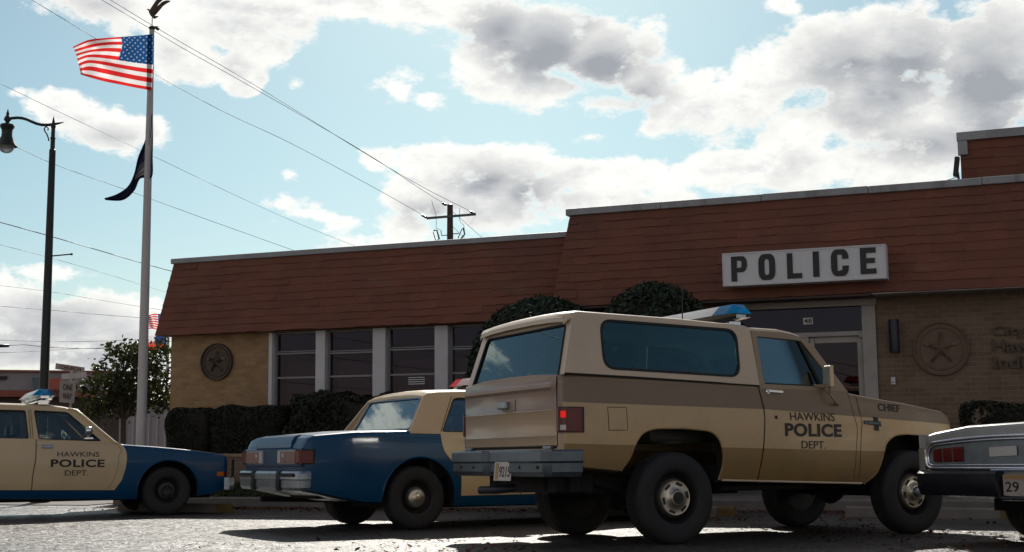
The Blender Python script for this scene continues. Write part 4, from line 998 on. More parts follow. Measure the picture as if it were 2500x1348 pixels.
# ------------------------------------------------------------------ across the far street
def far_things():
    # the long shop with a red band
    A, B_ = at(-420, 890, 58), at(345, 921, 63)
    ax = Vector((B_.x - A.x, B_.y - A.y, 0)); L = ax.length; ax.normalize(); nx = Vector((-ax.y, ax.x, 0))
    Mx = Matrix(((ax.x, nx.x, 0, A.x), (ax.y, nx.y, 0, A.y), (0, 0, 1, -.5), (0, 0, 0, 1)))
    zt = lambda y, x=100: at(x, y, 60.5).z + .5
    o = thing('far_shop', 'long low pinkish grey shop with a red band, beyond the street lamp', 'building', mat=Mx)
    top = zt(906)
    m = MB(); m.box((L / 2, 4, (top + zt(952)) / 2), (L, 8, top - zt(952))); m.build('wall', M['shopwall'], o)
    m = MB(); m.box((L / 2, -.04, top + .03), (L + .1, .3, .09)); m.build('roof_edge', M['shopred'], o)
    m = MB(); m.box((L / 2, 3.9, (zt(952) + zt(968)) / 2), (L, 8.1, zt(952) - zt(968))); m.build('red_band', M['shopred'], o)
    m = MB(); m.box((L / 2, 4.3, zt(968) / 2), (L, 7.4, zt(968) - .02)); m.build('shopfront', M['shopdark'], o)
    P = lambda x, y: (fh_plane(x, y, A, nx))
    def fh_plane(x, y, p, n):
        d = ray(x, y); return CAM + d * ((p - CAM).dot(n) / d.dot(n))
    def loc(x, y):
        w = fh_plane(x, y, Vector((A.x, A.y, 0)), nx); d = w - Vector((A.x, A.y, -.5)); return d.dot(ax), d.z
    a, b = loc(-20, 926), loc(18, 919)
    m = MB(); m.box(((a[0] + b[0]) / 2, -.12, (a[1] + b[1]) / 2), (b[0] - a[0], .24, b[1] - a[1])); m.build('wall_fixture', M['black'], o, bevel=.02)
    q = [loc(118, 951), loc(146, 951), loc(152, 930), loc(140, 924), loc(118, 926)]
    m = MB(); m.panel(q, [], lambda u, v, w: Vector((u, -.35 - w, v)), .12); m.build('red_sign', M['redpanel'], o)
    text_fit('K', loc(134, 968)[0], loc(134, 972)[1], loc(146, 968)[0], loc(146, 953)[1], lambda u, v, w: Vector((u, -.36 - w, v)), .03, .02, 'sign_letter', M['signred'], o)
    q = [loc(83, 956), loc(97, 956), loc(97, 923), loc(77, 922)]
    m = MB(); m.panel(q, [], lambda u, v, w: Vector((u, -.35 - w, v)), .1); m.build('awning', M['teal'], o)
    # pale low garage behind the flagpole
    A2, B2 = at(292, 1000, 48), at(470, 986, 46)
    o = thing('far_garage', 'pale grey low garage between the tree and the station corner', 'building', loc=(A2.x, A2.y, -.4))
    ax2 = Vector((B2.x - A2.x, B2.y - A2.y, 0)); L2 = ax2.length; ax2.normalize(); n2 = Vector((-ax2.y, ax2.x, 0)); rot = Matrix((ax2, n2, Vector((0, 0, 1)))).transposed()
    H = at(390, 983, 47).z + .4
    m = MB(); m.box(rot @ Vector((L2 / 2, 2, H / 2)), (L2, 4, H), rot); m.build('wall', M['shopwall'], o)
    m = MB(); m.box(rot @ Vector((L2 / 2, 1.9, H + .03)), (L2 + .2, 4.3, .08), rot); m.build('roof', M['fascia'], o)
    m = MB()
    for k in range(6): m.box(rot @ Vector((.4 + k * .42, -.03, H * .45)), (.03, .06, H * .8), rot)
    m.build('door_ribs', M['pole'], o)
    # street signs
    d = 30; base = at(172, 1000, d); o = thing('street_sign_post', 'street name signs over a ONE WAY sign on a post behind the left police car', 'street sign', loc=(base.x, base.y, gz(base.x, 17)))
    O = Vector((base.x, base.y, gz(base.x, 17)))
    m = MB(); T = at(172, 902, d) - O; m.tube([(0, 0, 0), (0, 0, T.z)], .03, 8); m.build('post', M['fascia'], o)
    def plate(nm, mat, quad, dd, text=None, tm=None, two=None):
        pts = [at(x, y, d + e - .3) - O for (x, y), e in zip(quad, dd)]
        n = (pts[1] - pts[0]).cross(pts[3] - pts[0]).normalized()
        if n.dot(fw) > 0: n = -n
        m = MB(); m.add([p for p in pts] + [p - n * .012 for p in pts], [(0, 1, 2, 3), (7, 6, 5, 4), (0, 4, 5, 1), (1, 5, 6, 2), (2, 6, 7, 3), (3, 7, 4, 0)])
        q = m.build(nm, mat, o)
        bi = lambda u, v, w: pts[3].lerp(pts[2], u).lerp(pts[0].lerp(pts[1], u), v) + n * (.004 + w)
        for tx, (ua, va, ub, vb) in (text or []): text_fit(tx, ua, va, ub, vb, bi, .015, .004, 'lettering', tm, q)
    plate('name_sign', M['signwhite'], [(137, 886.5), (207, 897), (206, 912), (135, 901)], (0, .5, .5, 0), [('CHURCH', (.16, .2, .86, .8))], M['signred'])
    plate('name_sign', M['signwhite'], [(150, 913), (211, 908), (210, 922), (150, 926)], (.3, -.3, -.3, .3))
    plate('one_way_sign', M['signback'], [(147, 929.5), (186, 932), (181, 985), (145, 982)], (-.1, .1, .1, -.1), [('ONE', (.2, .58, .8, .86)), ('WAY', (.2, .16, .8, .44))], M['shopdark'])
    # far flagpole with two flags
    p = at(407, 983, 56); zt2 = at(408, 690, 56).z
    o = thing('far_flagpole', 'thin far flagpole seen between the tree and the station corner', 'flagpole', loc=(p.x, p.y, -.4))
    m = MB(); m.lathe([(.07, 0), (.06, 3.5), (.045, zt2 + .4)], n=12, cap=True); m.build('pole', M['pole'], o, smooth=40)
    m = MB(); m.lathe([(.001, .14), (.06, .11), (.075, .06), (.05, .01), (.001, 0)], (0, 0, zt2 + .38), n=12); m.build('ball', M['hub'], o, smooth=60)
    for lab, q, mt in (('faded red and white far flag beside the shingled station corner', [(407, 764), (355, 770), (356, 800), (407, 812)], 'usflag'), ('red far flag with a blue corner above the tree', [(407, 816), (334, 826), (336, 862), (405, 850)], 'oflag')):
        def fn(u, v, q=q):
            x = (q[0][0] + (q[1][0] - q[0][0]) * u) * (1 - v) + (q[3][0] + (q[2][0] - q[3][0]) * u) * v
            y = (q[0][1] + (q[1][1] - q[0][1]) * u) * (1 - v) + (q[3][1] + (q[2][1] - q[3][1]) * u) * v
            return at(x, y + 2.5 * math.sin(u * 8) * u, 56 + .25 * math.sin(u * 11 + v * 2) * u - .08)
        g = flag_mesh('far_flag', M[mt], fn, None, 30, 14); tag(g, lab, 'flag', 'flags on the far flagpole')
far_things()

def tree():
    d = 31; b = at(299, 1090, d); g0 = gz(b.x, 17)
    o = thing('crape_myrtle_tree', 'small dark leafy tree behind the flagpole, left of the station', 'tree', loc=(b.x, b.y, g0))
    ex = Vector((r0.x, r0.y, 0)); ey = Vector((fw.x, fw.y, 0)).normalized(); pm = d / F
    P = lambda x, y, q=0: ex * ((x - 299) * pm) + ey * q + Vector((0, 0, at(299, y, d).z - g0))
    rs = np.random.RandomState(11); tips = []
    tr = MB()
    z1 = P(299, 1018)
    tr.tube([(0, 0, 0), z1 * .5 + ex * .02, z1], [.085, .07, .065], 10)
    limbs = [((272, 930), -.4), ((262, 890), .5), ((300, 880), -.2), ((322, 862), .5), ((350, 880), -.5), ((372, 862), .2), ((395, 880), -.2), ((392, 930), .4), ((245, 960), .2), ((250, 1000), -.3), ((330, 960), .7), ((310, 950), -.8), ((360, 975), -.5), ((402, 985), 0), ((280, 985), .8)]
    for (x, y), q in limbs:
        e = P(x, y, q); m1 = z1.lerp(e, .45) + Vector((0, 0, .12)); tr.tube([z1 * .96, m1, e], [.04, .025, .01], 7)
        tips.append((e, 1.0)); tips.append((z1.lerp(e, .7) + Vector((0, 0, .06)), .8))
        for _ in range(3):
            f = e + Vector(tuple(rs.normal(0, .22, 3))); tr.tube([m1.lerp(e, .6), m1.lerp(f, .7), f], [.014, .009, .004], 5); tips.append((f, .7))
    tr.build('trunk', M['bark'], o, smooth=60)
    pts, nr, tn = [], [], []
    for e, w in tips:
        n = int(64 * w); c = rs.normal(0, 1, (n, 3)) * np.array([.20, .26, .16]) * w + np.array(e)
        pts.append(c); nr.append(rs.normal(0, 1, (n, 3))); tn.append(np.clip(rs.normal(.4 + .3 * rs.rand(), .22, n), 0, 1))
    pts = np.concatenate(pts)
    leaf_mesh('crown', pts, np.concatenate(nr), np.full(len(pts), .085), M['treeleaf'], o, jitter=.5, aspect=1.7, tones=np.concatenate(tn))
tree()
# ------------------------------------------------------------------ vehicles (x forward from the rear axle, y to the left, z up)
GN = Vector((-GS, GT, 1)).normalized()
def car_matrix(s, t, yaw):
    f = Vector((math.cos(R(yaw)), math.sin(R(yaw)), 0)); f = (f - GN * f.dot(GN)).normalized(); l = GN.cross(f)
    return Matrix(((f.x, l.x, GN.x, s), (f.y, l.y, GN.y, t), (f.z, l.z, GN.z, gz(s, t)), (0, 0, 0, 1)))
def tab(pts):
    xs = [p[0] for p in pts]; ys = [p[1] for p in pts]
    return lambda x: float(np.interp(x, xs, ys))
class Body:
    """a car body lofted along its length, open on top between c0 and c1"""
    def __init__(s, zt, zb, W, prof, c0, c1, floor, crown, rake=0.0, rx=0.0):
        s.zt, s.zb, s.W, s.p, s.c0, s.c1, s.fl, s.cr, s.k, s.rx = tab(zt), tab(zb), tab(W), tab(prof), c0, c1, floor, crown, rake, rx
        s.xs = sorted(set([p[0] for p in zt] + [p[0] for p in zb] + [p[0] for p in W] + list(np.linspace(zt[0][0], zt[-1][0], 40)) + [c0, c0 + .01, c1 - .01, c1]))
    def sh(s, x): return s.k * (s.rx - x)
    def Y(s, x, z): return s.W(x) + s.p(z - s.sh(x))
    def side(s, x, z, off=0.0, sg=-1): return Vector((x, sg * (s.Y(x, z) + off), z))
    def mesh(s):
        mb = MB(); rings = []; N = 16
        for x in s.xs:
            k = s.sh(x); zt, zb = s.zt(x), s.zb(x); half = [(0, zb), (s.W(x) * .6, zb), (max(.05, s.W(x) + s.p(zb) - .05), zb)]
            for i in range(N + 1):
                z = zb + .012 + (zt - .022 - zb - .012) * i / N; half.append((s.W(x) + s.p(z), z))
            y = s.W(x) + s.p(zt)
            cav = s.c0 + .005 <= x <= s.c1 - .005
            half += [(y - .006, zt - .008), (y - .022, zt)]
            half += [(y - .075, zt), (y - .085, s.fl), (0, s.fl)] if cav else [(y - .10, zt + .25 * s.cr), (y * .55, zt + .8 * s.cr), (0, zt + s.cr)]
            ring = [Vector((x, -a, b + k)) for a, b in half] + [Vector((x, a, b + k)) for a, b in half[-2:0:-1]]
            rings.append(ring)
        mb.loft(rings); return mb
    def patch(s, x0f, x1f, z0, z1, off=.006, nz=14, nx=10, sg=-1, mb=None, back=.012):
        mb = mb or MB()
        def g(o):
            return [[s.side(x0f(z) + (x1f(z) - x0f(z)) * i / nx, z + s.sh(x0f(z) + (x1f(z) - x0f(z)) * i / nx), o, sg) for i in range(nx + 1)] for z in [z0 + (z1 - z0) * j / nz for j in range(nz + 1)]]
        A, B_ = g(off), g(off - back)
        edge = lambda G: [G[0][i] for i in range(nx + 1)] + [G[j][nx] for j in range(1, nz + 1)] + [G[nz][i] for i in range(nx - 1, -1, -1)] + [G[j][0] for j in range(nz - 1, 0, -1)]
        mb.add([p for r in A for p in r], [(j * (nx + 1) + i, j * (nx + 1) + i + 1, (j + 1) * (nx + 1) + i + 1, (j + 1) * (nx + 1) + i) for j in range(nz) for i in range(nx)])
        a, b = edge(A), edge(B_); n = len(a); mb.add(a + b, [(i, (i + 1) % n, n + (i + 1) % n, n + i) for i in range(n)])
        return mb
    def seam(s, pts, w=.008, off=.0015, sg=-1, mb=None):
        mb = mb or MB(); n = 12
        P = [lerp_poly(pts, i / n) for i in range(n + 1)]
        for (xa, za), (xb, zb) in zip(P, P[1:]):
            d = Vector((xb - xa, zb - za)).normalized(); q = Vector((-d.y, d.x)) * w / 2
            mb.add([s.side(xa - q.x, za - q.y, off, sg), s.side(xb - q.x, zb - q.y, off, sg), s.side(xb + q.x, zb + q.y, off, sg), s.side(xa + q.x, za + q.y, off, sg)], [(0, 1, 2, 3)])
        return mb
def prism_cut(poly, y0, y1, mat):
    mb = MB(); mb.panel(poly, [], lambda u, v, w: Vector((u, y0 + w, v)), y1 - y0)
    return mb.build('cutter', mat)
def circ(cx_, cz, r, n=40): return [(cx_ + r * math.cos(2 * math.pi * i / n), cz + r * math.sin(2 * math.pi * i / n)) for i in range(n)]

def wheel(root, x, y, sg, Rr, width, rim_r, style, steer=0.0, cz=None):
    """wheel > tyre, hubcap; sg -1 = right-hand side"""
    ax = Vector((0, sg, 0)); cz = cz if cz is not None else Rr; o = Vector((0, 0, 0)); w = width / 2
    def put(ob): ob.location = (x, y, cz); ob.rotation_euler = (0, 0, steer); return ob
    m = MB()
    if style == 'truck':
        m.lathe([(.001, w - .075), (rim_r * .42, w - .07), (rim_r * .5, w - .05), (rim_r * .72, w - .05), (rim_r * .86, w - .085), (rim_r * .9, w - .05), (rim_r * .98, w - .015), (rim_r * 1.03, w - .012), (rim_r * 1.03, -w + .02), (rim_r * .8, -w + .02), (.001, -w + .05)], o, ax, 40)
    else:
        m.lathe([(.001, w - .055), (rim_r * .30, w - .05), (rim_r * .40, w - .03), (rim_r * .62, w - .042), (rim_r * .74, w - .075), (rim_r * .86, w - .06), (rim_r * .95, w - .018), (rim_r * 1.03, w - .012), (rim_r * 1.03, -w + .02), (rim_r * .8, -w + .02), (.001, -w + .05)], o, ax, 40)
        for k in range(5):
            a = 2 * math.pi * k / 5 + .3; m.lathe([(.010, 0), (.010, .02), (.001, .022)], ax * (w - .05) + Vector((math.cos(a), 0, math.sin(a))) * rim_r * .30, ax, 6)
    rim = put(m.build('wheel', M['steelwheel'], root, smooth=40))
    t = MB(); prof = [(rim_r * 1.0, w - .012), (rim_r * 1.03, w - .004), (rim_r * 1.12, w + .004), (Rr * .80, w + .007), (Rr * .90, w + .002), (Rr * .965, w - .012), (Rr * .985, w - .022), (Rr, w - .035)]
    ny = 5
    for i in range(1, ny):
        yy = (w - .035) - 2 * (w - .035) * i / ny; prof += [(Rr, yy + .006), (Rr - .008, yy + .004), (Rr - .008, yy - .004), (Rr, yy - .006)]
    prof += [(Rr, -w + .035), (Rr * .98, -w + .02), (Rr * .9, -w - .002), (rim_r * 1.1, -w), (rim_r, -w + .01)]
    t.lathe(prof, o, ax, 56)
    ty = t.build('tyre', M['tyre'], rim, smooth=35)
    if style == 'truck':
        h = MB(); r = rim_r * .66
        h.lathe([(r * 1.05, w - .06), (r * 1.03, w - .03), (r * .96, w - .018), (r * .72, w - .022), (r * .52, w - .010), (r * .44, w + .006), (r * .40, w + .016), (r * .30, w + .020), (.001, w + .020)], o, ax, 40)
        hc = h.build('hubcap', M['hub'], rim, smooth=40)
        for k in range(6):
            s_ = MB(); a = 2 * math.pi * k / 6 + .2; c = ax * (w - .0165) + Vector((math.cos(a), 0, math.sin(a))) * r * .80
            s_.box(c, (r * .40, .006, r * .13), Matrix.Rotation(-(a - math.pi / 2), 3, 'Y')); s_.build('vent_slot', M['steelwheel'], rim)
        s_ = MB(); s_.lathe([(r * .36, w + .0205), (.001, w + .022)], o, ax, 24); s_.box(ax * (w + .024), (r * .44, .004, r * .14)); s_.box(ax * (w + .024), (r * .17, .0045, r * .22))
        s_.build('centre_emblem', M['steelwheel'], rim)
    elif style == 'cap':
        h = MB(); r = rim_r * .56
        h.lathe([(r, w - .06), (r * 1.0, w - .03), (r * .93, w - .012), (r * .7, w + .0), (r * .5, w + .003), (r * .42, w + .012), (r * .2, w + .018), (.001, w + .018)], o, ax, 36); h.build('hubcap', M['hub'], rim, smooth=45)
    return rim

def light_bar(root, x0, z0, W=.78):
    """roof light bar: clear lower half, blue, white and red upper lenses"""
    lo = [(0, .03), (-.01, .065), (.275, .065), (.25, .02), (.03, .0)]; up = [(-.012, .066), (.075, .150), (.185, .150), (.277, .066)]
    def seg(prof, ya, yb, taper_a=0, taper_b=0, n=4):
        rings = []; zc, xc = .066, .13
        for i in range(n + 1):
            f = i / n; y = ya + (yb - ya) * f; k = 1.0
            if taper_a: k = min(k, 1 - taper_a * (1 - min(1, f * n / 1.0)) ** 2)
            if taper_b: k = min(k, 1 - taper_b * (1 - min(1, (1 - f) * n / 1.0)) ** 2)
            rings.append([Vector((x0 + xc + (a - xc) * k, y, z0 + zc + (b - zc) * k)) for a, b in prof])
        m = MB(); m.loft(rings); return m
    base = MB(); base.box((x0 + .13, 0, z0 - .012), (.16, 1.2, .024)); 
    for y in (-.62, .62): base.box((x0 + .13, y, z0 - .02), (.12, .05, .06))
    b = base.build('light_bar', M['chrome'], root, bevel=.004)
    m = MB(); m.box((x0 + .13, 0, z0 + .045), (.10, 1.46, .03)); 
    for y in (-.6, -.25, .25, .6): m.lathe([(.001, -.02), (.045, -.02), (.05, .0), (.045, .02)], (x0 + .13, y, z0 + .05), Vector((1, 0, 0)), 14)
    m.build('reflectors', M['chrome'], b)
    seg(lo, -W, W, .35, .35, 8).build('lower_lens', M['clear'], b, smooth=20)
    seg(up, -W, -.50, .45, 0).build('blue_lens', M['bluelens'], b, smooth=20)
    seg(up, -.498, .498).build('white_lens', M['milklens'], b, smooth=20)
    seg(up, .50, W, 0, .45).build('red_lens', M['redlens'], b, smooth=20)
    return b
def seats(root, xs, zseat, ztop, hw, rake=0):
    for x in xs:
        m = MB()
        m.loft([[Vector((x + a, y, z)) for a, z in ((.45, zseat - .12), (.48, zseat - .02), (.40, zseat + .03), (.08, zseat), (-.06, ztop - .03), (-.11, ztop), (-.18, ztop - .03), (-.08, zseat - .12))] for y in (-hw, -hw + .04, hw - .04, hw)])
        for y in (-hw * .52, hw * .52): m.box((x - .14, y, ztop + .085), (.09, .26, .15))
        m.build('seat', M['seat'], root, bevel=.03)
def steering(root, x, y, z):
    m = MB(); n = 24; tl = Matrix.Rotation(R(-25), 3, 'Y')
    m.tube([Vector((x, y, z)) + tl @ Vector((0, .19 * math.cos(2 * math.pi * i / n), .19 * math.sin(2 * math.pi * i / n))) for i in range(n)], .012, 6, closed=True)
    m.bar((x, y - .18, z), (x, y + .18, z), .02, .02); m.tube([(x, y, z), (x + .3, y, z - .2)], .03, 6); m.build('steering_wheel', M['seat'], root)

# ---- the tan truck
def truck():
    o = thing('police_truck', 'tan and brown two-tone police truck marked HAWKINS POLICE DEPT. and CHIEF, with a cream hardtop', 'truck', mat=car_matrix(-3.376, 10.779, 49))
    B = Body(zt=[(-1.062, 1.325), (-.93, 1.342), (-.4, 1.326), (.75, 1.286), (1.79, 1.246), (1.83, 1.232), (2.03, 1.203), (2.47, 1.15), (2.93, 1.085), (3.0, 1.06), (3.035, 1.01), (3.045, .93)],
             zb=[(-1.062, .63), (-.9, .61), (-.54, .578), (.40, .49), (1.94, .44), (2.2, .45), (3.045, .5)],
             W=[(-1.062, .862), (-1.055, .878), (-1.04, .892), (-1.01, .902), (-.9, .906), (0, .915), (1.5, .915), (2.6, .905), (2.9, .888), (3.0, .87), (3.045, .845)],
             prof=[(.42, -.055), (.52, -.022), (.66, -.004), (.8, 0), (.96, .002), (1.02, -.004), (1.10, -.014), (1.25, -.024), (1.35, -.033)], c0=-1.0, c1=1.70, floor=.62, crown=.035)
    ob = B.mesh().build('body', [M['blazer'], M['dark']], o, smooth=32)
    ra = [(-.56, .45), (-.542, .576), (-.442, .694), (-.395, .813), (-.33, .89), (-.212, .922), (.044, .925), (.324, .904), (.417, .843), (.451, .734), (.446, .61), (.404, .488), (.40, .3), (-.56, .3)]
    fa = [(1.95, .3), (1.95, .44), (2.098, .528), (2.162, .676), (2.204, .809), (2.319, .873), (2.47, .882), (2.66, .872), (2.80, .82), (2.88, .70), (2.92, .55), (2.95, .3)]
    for poly in (ra, fa):
        pr = round_poly(poly, .05, 3)
        for y0, y1 in ((-1.2, -.52), (.52, 1.2)): boolean_cut(ob, prism_cut(pr, y0, y1, M['dark']))
    for poly in (ra, fa):
        pr = round_poly(poly, .05, 3); pp = [p for p in pr if p[1] > B.zb(p[0]) + .004]
        i0 = max(range(len(pp)), key=lambda i: math.hypot(pp[i][0] - pp[i - 1][0], pp[i][1] - pp[i - 1][1])); pp = pp[i0:] + pp[:i0]
        for sg in (-1, 1): m = MB(); m.tube([B.side(x, z, -.004, sg) for x, z in pp], .011, 6); m.build('arch_lip', M['blazer'], o, smooth=60)
    # chassis
    m = MB()
    for y in (-.42, .42): m.box((1.0, y, .47), (3.9, .09, .14))
    for x in (0, 2.54): m.tube([(x, -.75, .37), (x, .75, .37)], .05, 10); m.lathe([(.001, -.13), (.1, -.1), (.14, 0), (.1, .1), (.001, .13)], (x, .05 if x == 0 else .25, .37), Vector((1, 0, 0)), 14)
    m.tube([(0.1, .03, .38), (1.3, .05, .5), (2.4, .22, .38)], .04, 8); m.box((-.78, 0, .50), (.34, 1.2, .16)); m.box((.9, .1, .47), (.5, .5, .2)); m.box((1.0, -.66, .43), (.9, .12, .04)); m.box((-.8, -.55, .52), (.1, .2, .2))
    for y in (-.5, .5): m.tube([(-.62, y, .52), (0, y, .34), (.62, y, .48)], .035, 6); m.tube([(2.0, y, .48), (2.54, y, .34), (3.0, y, .50)], .035, 6)
    m.build('chassis', M['dark'], o, bevel=.008)
    m = MB(); m.tube([(-.3, .1, .46), (-.9, .12, .45), (-1.08, .20, .43), (-1.13, .40, .425)], .035, 12); m.build('exhaust_pipe', M['navy'], o, smooth=50)
    # doors
    dr0 = tab([(.44, .80), (.536, .813), (.764, .862), (1.08, .89), (1.27, .845)]); dr1 = tab([(.44, 1.83), (.711, 1.849), (.925, 1.873), (1.19, 1.813), (1.27, 1.79)])
    for sg in (-1, 1):
        d = B.patch(dr0, dr1, .475, 1.262, .005, sg=sg).build('door', M['blazer'], o, smooth=40)
        sm = MB(); B.seam([(dr0(z) - .005, z) for z in np.linspace(.5, 1.28, 8)], .010, .002, sg, sm); sm.build('door_gap', M['dark'], d); sm = MB(); B.seam([(dr1(z) + .005, z) for z in np.linspace(.5, 1.24, 8)], .008, .002, sg, sm); sm.build('door_gap', M['dark'], d)
        rt = MB(); rt.tube([B.side(x, B.zb(x) + .012, .004, sg) for x in np.linspace(.44, 1.94, 14)], .009, 6); rt.build('rocker_trim', M['cap'], o, smooth=60)
        h = MB(); h.lathe([(.022, 0), (.022, .012), (.01, .014)], B.side(.93, 1.232, .004, sg), Vector((0, sg, 0)), 12); h.build('lock_button', M['chrome'], d); h = MB(); h.bar(B.side(.92, 1.236, .03, sg), B.side(1.07, 1.229, .028, sg), .022, .018); h.build('handle', M['chrome'], d)
        k = MB(); k.lathe([(.016, 0), (.015, .006), (.001, .007)], B.side(.997, 1.015, .004, sg), Vector((0, sg, 0)), 12); k.build('lock', M['steelwheel'], d)
        def fn(u, v, w, sg=sg): return B.side(u if sg < 0 else 2.78 - u, v - .013 * (u - 1.39), .0065 + w, sg)
        text_fit('HAWKINS', 1.145, .988, 1.628, 1.058, fn, .006, .002, 'lettering', None, d, 1.0)
        text_fit('POLICE', 1.080, .853, 1.695, .965, fn, .036, .002, 'lettering', None, d, 1.05)
        text_fit('DEPT.', 1.252, .752, 1.513, .817, fn, .004, .002, 'lettering', None, d, 1.0)
        def fc(u, v, w, sg=sg): return B.side(u if sg < 0 else 4.6 - u, v - .045 * (u - 2.27), .003 + w, sg)
        text_fit('CHIEF', 2.142, 1.076, 2.398, 1.142, fc, .018, .002, 'lettering', None, o, 1.05)
        e = MB(); e.panel([(2.072, .945), (1.955, .950), (1.955, .980), (2.072, .983), (2.072, 1.018), (2.122, 1.016), (2.122, .982), (2.150, .980), (2.150, .938), (2.122, .940), (2.122, .898), (2.072, .900)], [], lambda u, v, w: fc(u, v, w), .004); eo = e.build('fender_emblem', M['steelwheel'], o)
        text_fit('SILVERADO', 1.962, .955, 2.145, .972, lambda u, v, w: fc(u, v, .005 + w), .006, .001, 'emblem_lettering', M['oldchrome'], eo)
        q = MB(); B.seam([(1.9, 1.2), (1.935, 1.0), (1.925, .9), (1.91, .75), (1.90, .5)], .006, .0015, sg, q); q.build('fender_gap', M['dark'], o)
    f = MB(); B.patch(lambda z: -.638, lambda z: -.474, .907, 1.080, .003, 4, 4, -1, f); fo = f.build('fuel_door', M['blazer'], o, smooth=40)
    q = MB()
    for a, b in (((-.642, .903), (-.47, .905)), ((-.47, .905), (-.470, 1.084)), ((-.470, 1.084), (-.642, 1.084)), ((-.642, 1.084), (-.642, .903))): B.seam([a, b], .005, .001, -1, q)
    q.build('fuel_door_gap', M['dark'], fo)
    # tailgate
    pr = [(0, .785), (.016, .79), (.020, .85), (.027, .862), (.022, .874), (.022, 1.045), (.031, 1.060), (.022, 1.075), (.022, 1.215), (.036, 1.24), (.036, 1.265), (.022, 1.285), (.020, 1.322), (0, 1.327)]
    m = MB(); m.loft([[Vector((-1.058 - (a if abs(y) < .80 else a * .4), y, z)) for a, z in pr] for y in (-.835, -.825, -.79, .79, .825, .835)])
    tg = m.build('tailgate', M['blazer'], o, smooth=25)
    m = MB()
    for y in (-.84, .84): m.box((-1.062, y, 1.05), (.006, .008, .54))
    m.box((-1.055, 0, .775), (.02, 1.66, .02)); m.build('tailgate_gap', M['dark'], tg)
    m = MB(); m.box((-1.10, .015, 1.125), (.045, .16, .062)); m.build('handle', M['oldchrome'], tg, bevel=.012)
    m = MB(); m.box((-1.084, -.05, 1.125), (.006, .24, .09)); m.build('handle_plate', M['blazer'], tg, bevel=.003)
    m = MB()
    for y in (-.72, .72): m.box((-1.075, y, .772), (.05, .12, .022))
    m.build('hinge', M['oldchrome'], tg, bevel=.004)
    # tail lights wrapping the corners
    path = [(-1.064, -.842), (-1.064, -.870), (-1.055, -.886), (-1.035, -.899), (-1.0, -.909), (-.868, -.913)]
    def wrap(z0, z1, off, i0, i1, sg, nm, mat, par):
        pts = []
        for k in range(17):
            u = i0 + (i1 - i0) * k / 16; x, y = lerp_poly(path, u); a = lerp_poly(path, max(0, u - .03)); b = lerp_poly(path, min(1, u + .03)); d = Vector((b[0] - a[0], b[1] - a[1])).normalized(); pts.append((Vector((x, y)), Vector((-d.y, d.x)) if d.x <= 0 and False else Vector((d.y, -d.x)) * (1 if True else -1)))
        rings = []
        for p, n in pts:
            if n.dot(Vector((-.5, -1))) < 0: n = -n
            q = p + n * off; r = p - n * .02; rings.append([Vector((q.x, q.y * (-sg), z0)), Vector((q.x, q.y * (-sg), z1)), Vector((r.x, r.y * (-sg), z1)), Vector((r.x, r.y * (-sg), z0))])
        m = MB(); m.loft(rings); return m.build(nm, mat, par, smooth=40)
    for sg in (-1, 1):
        tl = wrap(.886, 1.084, .007, 0, 1, sg, 'tail_light', M['black'], o)
        wrap(.894, 1.076, .011, .04, .96, sg, 'lens', M['tail'], tl)
        wrap(1.0, 1.050, .014, .40, .70, sg, 'lit_lens', M['taillit'], tl)
        wrap(.905, .944, .014, .36, .70, sg, 'reverse_lens', M['whitelens'], tl)
    # bumper
    pp = [(-.875, -.915), (-.95, -.928), (-1.06, -.93), (-1.15, -.905), (-1.205, -.83), (-1.21, -.55), (-1.21, -.27), (-1.165, -.225), (-1.165, .175), (-1.21, .22), (-1.21, .55), (-1.205, .83), (-1.15, .905), (-1.06, .93), (-.95, .928), (-.875, .915)]
    prof = [(-.12, .752), (-.012, .756), (0, .742), (.004, .668), (-.014, .652), (-.014, .585), (-.035, .548), (-.055, .55), (-.05, .70), (-.12, .735)]
    rings = []
    for i, (x, y) in enumerate(pp):
        a = Vector(pp[max(0, i - 1)]); b = Vector(pp[min(len(pp) - 1, i + 1)]); d = (b - a).normalized(); n = Vector((-d.y, d.x))
        rec = -.225 <= y <= .175
        if n.x > .3 or (abs(n.x) <= .3 and n.y * y < 0): n = -n
        rings.append([Vector((x + n.x * q, y + n.y * q, z - .012 * (x + 1.2) * 0)) for q, z in prof])
    m = MB(); m.loft(rings); bp = m.build('rear_bumper', M['stepbumper'], o, smooth=28)
    m = MB()
    for y in (-.75, -.45, .40, .65): m.lathe([(.013, 0), (.012, .006), (.001, .008)], (-1.197, y, .62), Vector((-1, 0, 0)), 10)
    m.build('bolt', M['steelwheel'], bp)
    rot = Matrix.Rotation(R(6), 3, 'Y')
    m = MB(); m.box((-1.185, -.135, .588), (.006, .305, .152), rot); pl = m.build('licence_plate', M['plate'], o)
    fp = lambda u, v, w: Vector((-1.189 - w, -.135 - u, .588 + v)) + Vector((math.sin(R(6)) * v, 0, 0))
    text_fit('9215', -.055, -.045, .135, .040, fp, .01, .0015, 'digits', M['lettering'], pl)
    
    m = MB(); m.box(tuple(fp(-.10, 0, .001)), (.002, .05, .13), rot); m.build('plate_band', M['platetan'], pl)
    # hardtop
    TP = lambda y0, z0, k, sg: (lambda u, v, w: Vector((u, sg * (y0 - (v - z0) * k - w), v)))
    rz = tab([(-.95, 1.79), (-.92, 1.825), (-.85, 1.848), (.15, 1.826), (.80, 1.796), (.84, 1.780), (1.15, 1.776), (1.30, 1.755), (1.373, 1.734), (1.49, 1.648)])
    win = round_poly([(-.662, 1.384), (.668, 1.343), (.690, 1.757), (-.655, 1.792)], .11, 6)
    win2 = round_poly([(-.642, 1.404), (.648, 1.363), (.668, 1.737), (-.635, 1.772)], .095, 6)
